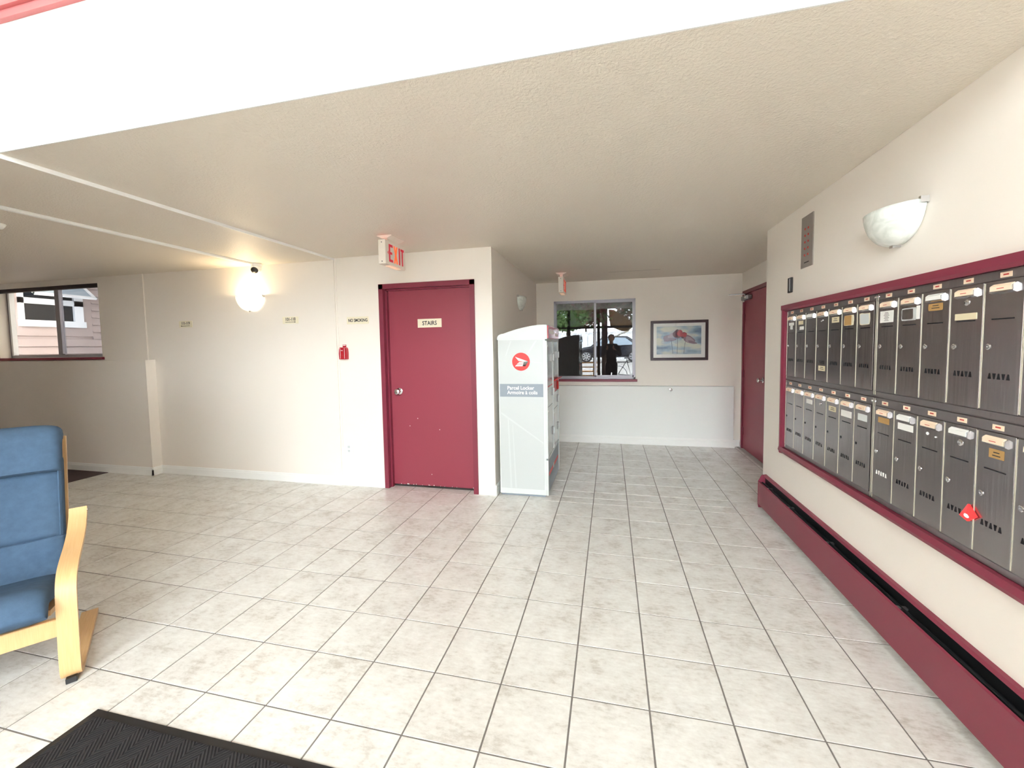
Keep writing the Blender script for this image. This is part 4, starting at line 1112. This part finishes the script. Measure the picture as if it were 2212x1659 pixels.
for s in (1, -1):
    path = smooth_path([(X_ + u, s * HW, z) for u, z in side], 5)
    sf = cpart(MB().ribbon(path, (0, 1, 0), .066, .022), 'side_frame', 'birch', smooth=40)
    cpart(MB().box(X_ - .035, X_ + .004, s * HW - .018, s * HW + .018, 0, .024, .002), 'rubber_foot', 'black', sf)
    cpart(MB().box(X_ - .62, X_ - .58, s * HW - .018, s * HW + .018, 0, .008), 'rubber_foot', 'black', sf)
    cpart(MB().tube([(X_ - .485, s * (HW + .033), .628), (X_ - .485, s * (HW + .037), .628)], .006, 10), 'bolt', 'chrome', sf)
    seatp = smooth_path([(X_ - .02, s * .225, .330), (X_ - .2, s * .225, .285), (X_ - .40, s * .225, .240), (X_ - .49, s * .225, .262), (X_ - .54, s * .225, .36), (X_ - .60, s * .225, .60), (X_ - .655, s * .225, .82), (X_ - .70, s * .225, 1.0)], 5)
    cpart(MB().ribbon(seatp, (0, 1, 0), .055, .022), 'seat_rail', 'birch', smooth=40)
cpart(MB().box(X_ - .065, X_ - .040, -HW + .033, HW - .033, .205, .285, .003), 'front_rail', 'birch')
cpart(MB().box(X_ - .50, X_ - .475, -HW + .033, HW - .033, .17, .235, .003), 'rear_rail', 'birch')
for k in range(3):
    cpart(MB().obox((X_ - .58 - .045 * k, 0, .55 + .17 * k), Vector((0, 1, 0)), Vector((-.25, 0, .97)), Vector((.97, 0, .25)), .44, .06, .012), 'back_slat', 'birch')
def swp(pts, hw, ht):
    b = MB(); sweep(b.bm, smooth_path([(X_ + u, 0, z) for u, z in pts], 5), (0, 1, 0), hw, ht); return b
cu = cpart(swp([(.035, .335), (-.02, .392), (-.12, .375), (-.30, .330), (-.425, .305)], .252, .052), 'seat_cushion', 'bluefab', smooth=60)
bk = cpart(swp([(-.425, .30), (-.475, .36), (-.50, .46), (-.512, .52)], .250, .050), 'back_cushion', 'bluefab', smooth=60)
bk2 = cpart(swp([(-.508, .515), (-.54, .66), (-.575, .80), (-.60, .90)], .250, .050), 'back_cushion', 'bluefab', smooth=60)
cpart(swp([(-.535, .845), (-.55, .90), (-.572, .975), (-.600, 1.015), (-.635, 1.02)], .252, .060), 'head_pillow', 'bluefab', smooth=60)
for s in (1, -1):
    cpart(MB().tube([(X_ + u, s * .238, z) for u, z in ((-.45, .535), (-.49, .70), (-.52, .85))], .0035, 6), 'piping', 'bluefab', bk2)

# ------------------------------------------------------------------ entrance mat
em = root('entrance_mat', (-1.2, .3, 0), 'black ribbed entrance mat with rubber border in the front left', 'mat')
MB().box(-2.032, -.35, -.72, 1.164, .0, .006, .002).build('rubber_border', 'black', em)
MB().box(-2.004, -.378, -.69, 1.134, .005, .0105, .003).build('ribbed_pile', 'rug', em)

# ------------------------------------------------------------------ entrance glazing (behind the camera, seen in the dark window)
w3 = root('window_3', (-.65, YE, 0)); struct(w3, 'entrance glazing behind the viewer, reflected in the alcove window')
yg0, yg1 = YE - .09, YE - .03
mull = [GX0, -1.52, -.46, GX1 - .1]
for x in mull: MB().box(x, x + .10, yg0, yg1, 0, GZ).build('mullion', 'bronze', w3)
for z in (0, 2.05, GZ - .08): MB().box(GX0, GX1, yg0, yg1, z, z + .08).build('transom', 'bronze', w3)
for a, b_ in zip(mull, mull[1:]):
    for z0, z1 in ((.08, 2.05), (2.13, GZ - .08)):
        MB().box(a + .10, b_, YE - .064, YE - .058, z0, z1).build('pane', 'glass', w3)

# unseen roof slab added to cut high sky light on the near floor
struct(MB().box(-3.4, 1.9, YE - 1.3, YE - .12, GZ + .02, GZ + .16).build('ceiling', 'white'), 'added roof slab over the entrance glazing, unseen, blocking high sky')
# outdoors
gr = MB(); gr.prism([(YE - .1, -.06), (YE - .1, -.02), (-7.0, -.02), (-10.5, .46), (-40, .46), (-40, -.06)], 'x', -30, 30)
struct(gr.build('ground', 'concrete'), 'pale paving outside the entrance')
gl = MB().box(-30, -9.2, -2.6, 30, -.3, -.2); gl.box(-9.2, 8, YA + .16, 30, -.3, -.2); struct(gl.build('ground', 'concrete'), 'ground beside the neighbouring house')
fn = root('board_fence', (0, -16.5, .46), 'pale board fence behind the parked car, reflected', 'fence')
for k in range(44):
    x = -8 + k * .36
    MB().box(x, x + .345, -16.52, -16.5, .46, 2.35).build('fence_board', 'fence', fn)
MB().box(-8, 7.9, -16.49, -16.44, 2.28, 2.38).build('fence_rail', 'fence', fn)
def leaves(name, c, rad, n, mats, size=.28, parent=None, seed=1):
    rnd = random.Random(seed); out = []
    for mi, m in enumerate(mats):
        b = MB()
        for k in range(n // len(mats)):
            while True:
                p = Vector((rnd.uniform(-1, 1), rnd.uniform(-1, 1), rnd.uniform(-1, 1)))
                if .35 < p.length < 1: break
            q = Vector((c[0] + p.x * rad[0], c[1] + p.y * rad[1], c[2] + p.z * rad[2]))
            a = Vector((rnd.uniform(-1, 1), rnd.uniform(-1, 1), rnd.uniform(-1, 1))).normalized(); d = a.orthogonal().normalized()
            s = size * rnd.uniform(.6, 1.3)
            b.bm.faces.new([b.bm.verts.new(q + v) for v in (a * s, d * s * .4, -a * s, -d * s * .4)])
        o = b.build(name, m, parent); o['kind'] = 'stuff'; out.append(o)
    return out
for i, (x, y, h, rx, mats, lab) in enumerate(((-4.6, -18.6, 3.4, 1.35, ('leaf', 'leaf'), 'light green bushy tree beyond the fence, reflected at the left'), (-1.8, -18.8, 3.6, 1.3, ('leafred', 'leafdark', 'leaf'), 'reddish tree beyond the fence in the middle of the reflection'), (1.1, -18.4, 3.6, 1.3, ('leafdark', 'leafdark', 'leafred'), 'dark tree beyond the fence at the right of the reflection'))):
    t_ = root('tree', (x, y, .46), lab, 'tree', 'trees beyond the fence')
    MB().tube([(x, y, .46), (x + .1, y, 1.6), (x, y, h - .6)], [.16, .12, .05], 8).build('trunk', 'bark', t_)
    leaves('foliage', (x, y, h - .1), (rx, .8, .75), 420, mats, .2, t_, i + 3)
hg_ = root('hedge', (-1.9, -6.2, 0), 'loose green shrub beside the entrance path', 'shrub')
MB().tube([(-1.9, -6.2, -.02), (-1.9, -6.2, 2.3)], [.05, .03], 8).build('stem', 'bark', hg_)
leaves('foliage', (-1.9, -6.2, 2.70), (.95, .45, .62), 1300, ('leaf',), .13, hg_, 11)
hr_ = root('hedge', (-.75, -7.2, 0), 'red brown bush beside the entrance path, right of the green shrub', 'shrub')
MB().tube([(-.75, -7.2, -.02), (-.75, -7.2, 2.5)], [.05, .03], 8).build('stem', 'bark', hr_)
leaves('foliage', (-.75, -7.2, 2.95), (.62, .4, .55), 700, ('leafred', 'leafdark'), .11, hr_, 12)

for i, (x, z, rx, rz, mats, lab) in enumerate(((-1.35, 2.25, .60, .70, ('leaf',), 'feathery green shrub behind the left pane of the dark window'), (-.30, 2.35, .42, .60, ('leafred', 'leaf'), 'red brown shrub behind the middle of the dark window'), (.68, 2.35, .50, .6, ('leafdark', 'leafred'), 'dark shrub behind the right pane of the dark window'))):
    t_ = root('shrub', (x, 8.3, 0), lab, 'shrub', 'shrubs in the court')
    MB().tube([(x, 8.3, 0), (x + .05, 8.3, 1.2), (x, 8.3, z)], [.05, .04, .02], 8).build('stem', 'bark', t_)
    leaves('foliage', (x, 8.3, z), (rx, .5, rz), 1500, mats, .085, t_, i + 31)

# parked car, side on
def car(x0, y0, z0):
    r_ = root('car', (x0 + 2.1, y0, z0), 'dark blue hatchback parked outside the entrance, reflected', 'car')
    prof = [(0, .28), (.02, .62), (.18, .78), (.95, .90), (1.55, 1.36), (2.0, 1.46), (2.95, 1.44), (3.65, 1.02), (4.05, .95), (4.15, .6), (4.12, .28)]
    b = MB().prism([(x0 + a, z0 + c) for a, c in prof], 'y', y0 - .85, y0 + .85)
    es = [e for e in b.bm.edges if abs(e.verts[0].co.y - e.verts[1].co.y) < 1e-4]
    bmesh.ops.bevel(b.bm, geom=es, offset=.09, segments=3, affect='EDGES')
    smooth_by_angle(b.build('body', 'carpaint', r_), 35)
    for P in ([(1.10, .93), (1.62, 1.32), (2.12, 1.38), (2.12, .93)], [(2.2, .93), (2.2, 1.38), (2.85, 1.36), (3.35, .98)]):
        MB().prism([(x0 + a, z0 + c) for a, c in P], 'y', y0 + .84, y0 + .862).build('side_window', 'skyglass', r_)
    for wx in (.72, 3.30):
        MB().tube([(x0 + wx, y0 + .68, z0 + .33), (x0 + wx, y0 + .875, z0 + .33)], .33, 28).build('tyre', 'rubber', r_)
        rim = MB()
        for k in range(8):
            a = 2 * PI * k / 8; dx, dz = math.cos(a), math.sin(a)
            rim.obox((x0 + wx + dx * .12, y0 + .882, z0 + .33 + dz * .12), Vector((dx, 0, dz)), Vector((0, 1, 0)), Vector((-dz, 0, dx)), .20, .012, .055)
        rim.tube([(x0 + wx + .22 * math.cos(2 * PI * k / 24), y0 + .882, z0 + .33 + .22 * math.sin(2 * PI * k / 24)) for k in range(25)], .014, 6)
        rim.build('wheel_rim', 'alloy', r_)
    MB().box(x0 + .01, x0 + .3, y0 + .8, y0 + .862, z0 + .66, z0 + .76).build('headlamp', 'skyglass', r_)
    return r_
car(-2.05, -12.0, .48)

# bench, awning, post and bicycle by the entrance
bn = root('bench', (-.8, -3.55, 0), 'orange wooden slatted bench just outside the entrance', 'bench')
for z in (.78, .61, .44, .28): MB().box(-1.25, -.38, -3.62, -3.58, z - .022, z + .022, .004).build('back_slat', 'bench', bn)
for x in (-1.22, -.44): MB().box(x, x + .05, -3.68, -3.62, -.02, .82).build('leg', 'bronze', bn)
for y in (-3.72, -3.86, -4.0): MB().box(-1.25, -.38, y - .05, y + .05, .42, .45, .004).build('seat_slat', 'bench', bn)
for x in (-1.22, -.44): MB().box(x, x + .05, -4.02, -3.68, -.02, .42).build('leg', 'bronze', bn)
aw = root('entrance_awning', (.3, -3.4, 1.9), 'tan rounded awning over the entrance door, reflected at the right', 'awning')
ap = [(-.06, 2.75), (.12, 2.74), (.72, 2.34), (.80, 2.16), (.62, 1.94), (.40, 1.97), (.0, 2.14)]
MB().prism(ap, 'y', -3.7, -3.2).build('cover', 'canopy', aw)
MB().tube([(.60, -3.18, 1.93), (.80, -3.18, 2.14), (.75, -3.18, 2.36)], .03, 8).build('edge_roll', 'cream', aw)
MB().tube([(.62, -3.2, 1.94), (.05, -2.75, 1.70)], .022, 8).build('stay_rod', 'cream', aw)
pt = MB().box(-.31, -.10, -3.05, -2.85, -.02, 2.9).build('brown_post', 'post'); tag(pt, 'brown square post beside the awning outside the entrance', 'post')
bc = root('bicycle', (.6, -3.6, 0), 'dark bicycle leaning outside the entrance, reflected at the right', 'bicycle')
for x in (.28, 1.30):
    MB().tube([(x + .33 * math.cos(2 * PI * k / 28), -3.6, .33 + .33 * math.sin(2 * PI * k / 28)) for k in range(29)], .018, 6, False).build('wheel', 'alloy', bc)
MB().tube([(.28, -3.6, .33), (.60, -3.6, .85), (1.10, -3.6, .85), (1.30, -3.6, .33)], .016, 6).tube([(.60, -3.6, .85), (.75, -3.6, .30), (1.10, -3.6, .85)], .016, 6).tube([(.28, -3.6, .33), (.75, -3.6, .30)], .014, 6).build('frame', 'black', bc)
MB().tube([(1.10, -3.6, .85), (1.08, -3.6, 1.02), (1.08, -3.4, 1.06)], .014, 6).tube([(1.08, -3.6, 1.02), (1.08, -3.8, 1.06)], .014, 6).build('handlebar', 'black', bc)
MB().box(.50, .70, -3.66, -3.54, .93, .97, .01).tube([(.60, -3.6, .85), (.60, -3.6, .94)], .013, 6).build('saddle', 'black', bc)

# ------------------------------------------------------------------ the photographer, seen only as a reflection
PX, PY = .03, -.46
pe = root('person', (PX, PY, 0), 'person in dark clothes holding up a phone, reflected in the alcove window', 'person')
def figure(name, chains, balls, m, parent, vox, sub=True):
    b = MB()
    for pts, rad in chains: b.tube([Vector(p) for p in pts], rad, 14)
    for c, r_, sc in balls: b.ball(c, r_, sc, 18)
    o = b.build(name, m, parent, smooth=True)
    rm_ = o.modifiers.new('remesh', 'REMESH'); rm_.mode = 'VOXEL'; rm_.voxel_size = vox; rm_.use_smooth_shade = True
    sm = o.modifiers.new('smooth', 'SMOOTH'); sm.factor = .5; sm.iterations = 6 if vox > .008 else 3
    return o
hp = Vector((0, -.115, 1.425))           # phone centre
bc_, bb = [], []
# head, neck, trunk
bb += [((PX, PY + .01, 1.650), .100, (.78, .95, 1.12)), ((PX, PY + .075, 1.590), .052, (1, .9, .9)), ((PX, PY + .108, 1.640), .016, (.8, 1, 1.6)), ((PX - .075, PY, 1.645), .022, (.5, .9, 1.5)), ((PX + .075, PY, 1.645), .022, (.5, .9, 1.5))]
bc_ += [([(PX, PY, 1.42), (PX, PY + .005, 1.50), (PX, PY + .015, 1.60)], [.070, .056, .056])]
bc_ += [([(PX, PY, .92), (PX, PY, 1.08), (PX, PY, 1.25), (PX, PY, 1.42)], [.135, .120, .140, .100])]
for s in (-1, 1):
    sh_ = Vector((PX + s * .185, PY, 1.400)); el = Vector((PX + s * .265, PY + .06, 1.13)); wr = Vector((hp.x + s * .085, hp.y - .075, 1.352))
    bc_ += [([(PX, PY, 1.40), sh_], [.085, .070]), ([sh_, (sh_ + el) / 2, el], [.062, .052, .042]), ([el, (el + wr) / 2, wr], [.042, .038, .027])]
    # palm and five fingers gripping the phone edge
    pm_ = Vector((hp.x + s * .080, hp.y - .030, 1.402))
    bc_ += [([wr, pm_, pm_ + Vector((0, .010, .030))], [.025, .030, .026])]
    for k, ln in enumerate((.052, .060, .056, .044)):
        z = 1.430 - k * .0185
        p0 = pm_ + Vector((s * .004, .008, z - 1.402)); p1 = Vector((hp.x + s * .088, hp.y + .002 - .004, z)); p2 = Vector((hp.x + s * .066, hp.y + .0, z + .002)) + Vector((s * (.05 - ln) * .4, -.022, 0))
        bc_ += [([p0, p1, p2], [.0095, .0090, .0080])]
    bc_ += [([pm_ + Vector((-s * .006, -.004, .010)), Vector((hp.x + s * .060, hp.y - .028, 1.425)), Vector((hp.x + s * .038, hp.y - .026, 1.432))], [.012, .010, .0085])]
    hip = Vector((PX + s * .085, PY, .92)); kne = Vector((PX + s * .100, PY + .02, .49)); ank = Vector((PX + s * .110, PY - .01, .09))
    bc_ += [([hip, (hip + kne) / 2, kne], [.088, .076, .056]), ([kne, kne * .65 + ank * .35 + Vector((0, -.015, 0)), ank], [.055, .052, .036]), ([ank, ank + Vector((s * .015, .09, -.045)), ank + Vector((s * .02, .16, -.055))], [.040, .036, .026])]
body = figure('body', bc_, bb, 'skin', pe, .0085)
jc = [([(PX, PY, .84), (PX, PY, 1.05), (PX, PY, 1.25), (PX, PY, 1.40), (PX, PY, 1.47)], [.165, .150, .168, .125, .078])]
for s in (-1, 1):
    sh_ = Vector((PX + s * .185, PY, 1.400)); el = Vector((PX + s * .265, PY + .06, 1.13)); wr = Vector((hp.x + s * .095, hp.y - .105, 1.328))
    jc += [([(PX, PY, 1.39), sh_], [.110, .084]), ([sh_, (sh_ + el) / 2, el], [.078, .068, .060]), ([el, (el + wr) / 2, wr], [.060, .052, .042])]
figure('jacket', jc, [], 'jacket', pe, .016)
tc_ = [([(PX, PY, .96), (PX, PY, .84)], [.140, .150])]
for s in (-1, 1):
    hip = Vector((PX + s * .085, PY, .90)); kne = Vector((PX + s * .100, PY + .02, .49)); ank = Vector((PX + s * .110, PY - .01, .09))
    tc_ += [([hip, (hip + kne) / 2, kne, ank + Vector((0, 0, .0))], [.105, .092, .075, .060])]
    figure('shoe', [([ank + Vector((0, -.03, -.03)), ank + Vector((s * .015, .08, -.040)), ank + Vector((s * .02, .17, -.050))], [.048, .046, .036])], [], 'black', pe, .012)
figure('trousers', tc_, [], 'trousers', pe, .016)
figure('hair', [], [((PX, PY - .018, 1.668), .110, (.95, .92, 1.02)), ((PX, PY - .05, 1.62), .07, (1.1, .7, 1.1))], 'hair', pe, .012)
ph = root('phone', (hp.x, hp.y, 1.40), 'black phone held up by the reflected person', 'phone')
MB().box(hp.x - .076, hp.x + .076, hp.y - .004, hp.y + .004, hp.z - .036, hp.z + .036, .003).build('case', 'black', ph)
MB().box(hp.x - .070, hp.x + .070, hp.y - .0048, hp.y - .0038, hp.z - .032, hp.z + .032).build('screen', 'darkglass', ph)
MB().tube([(hp.x - .055, hp.y + .004, hp.z + .02), (hp.x - .055, hp.y + .0065, hp.z + .02)], .010, 12).build('lens', 'darkglass', ph)
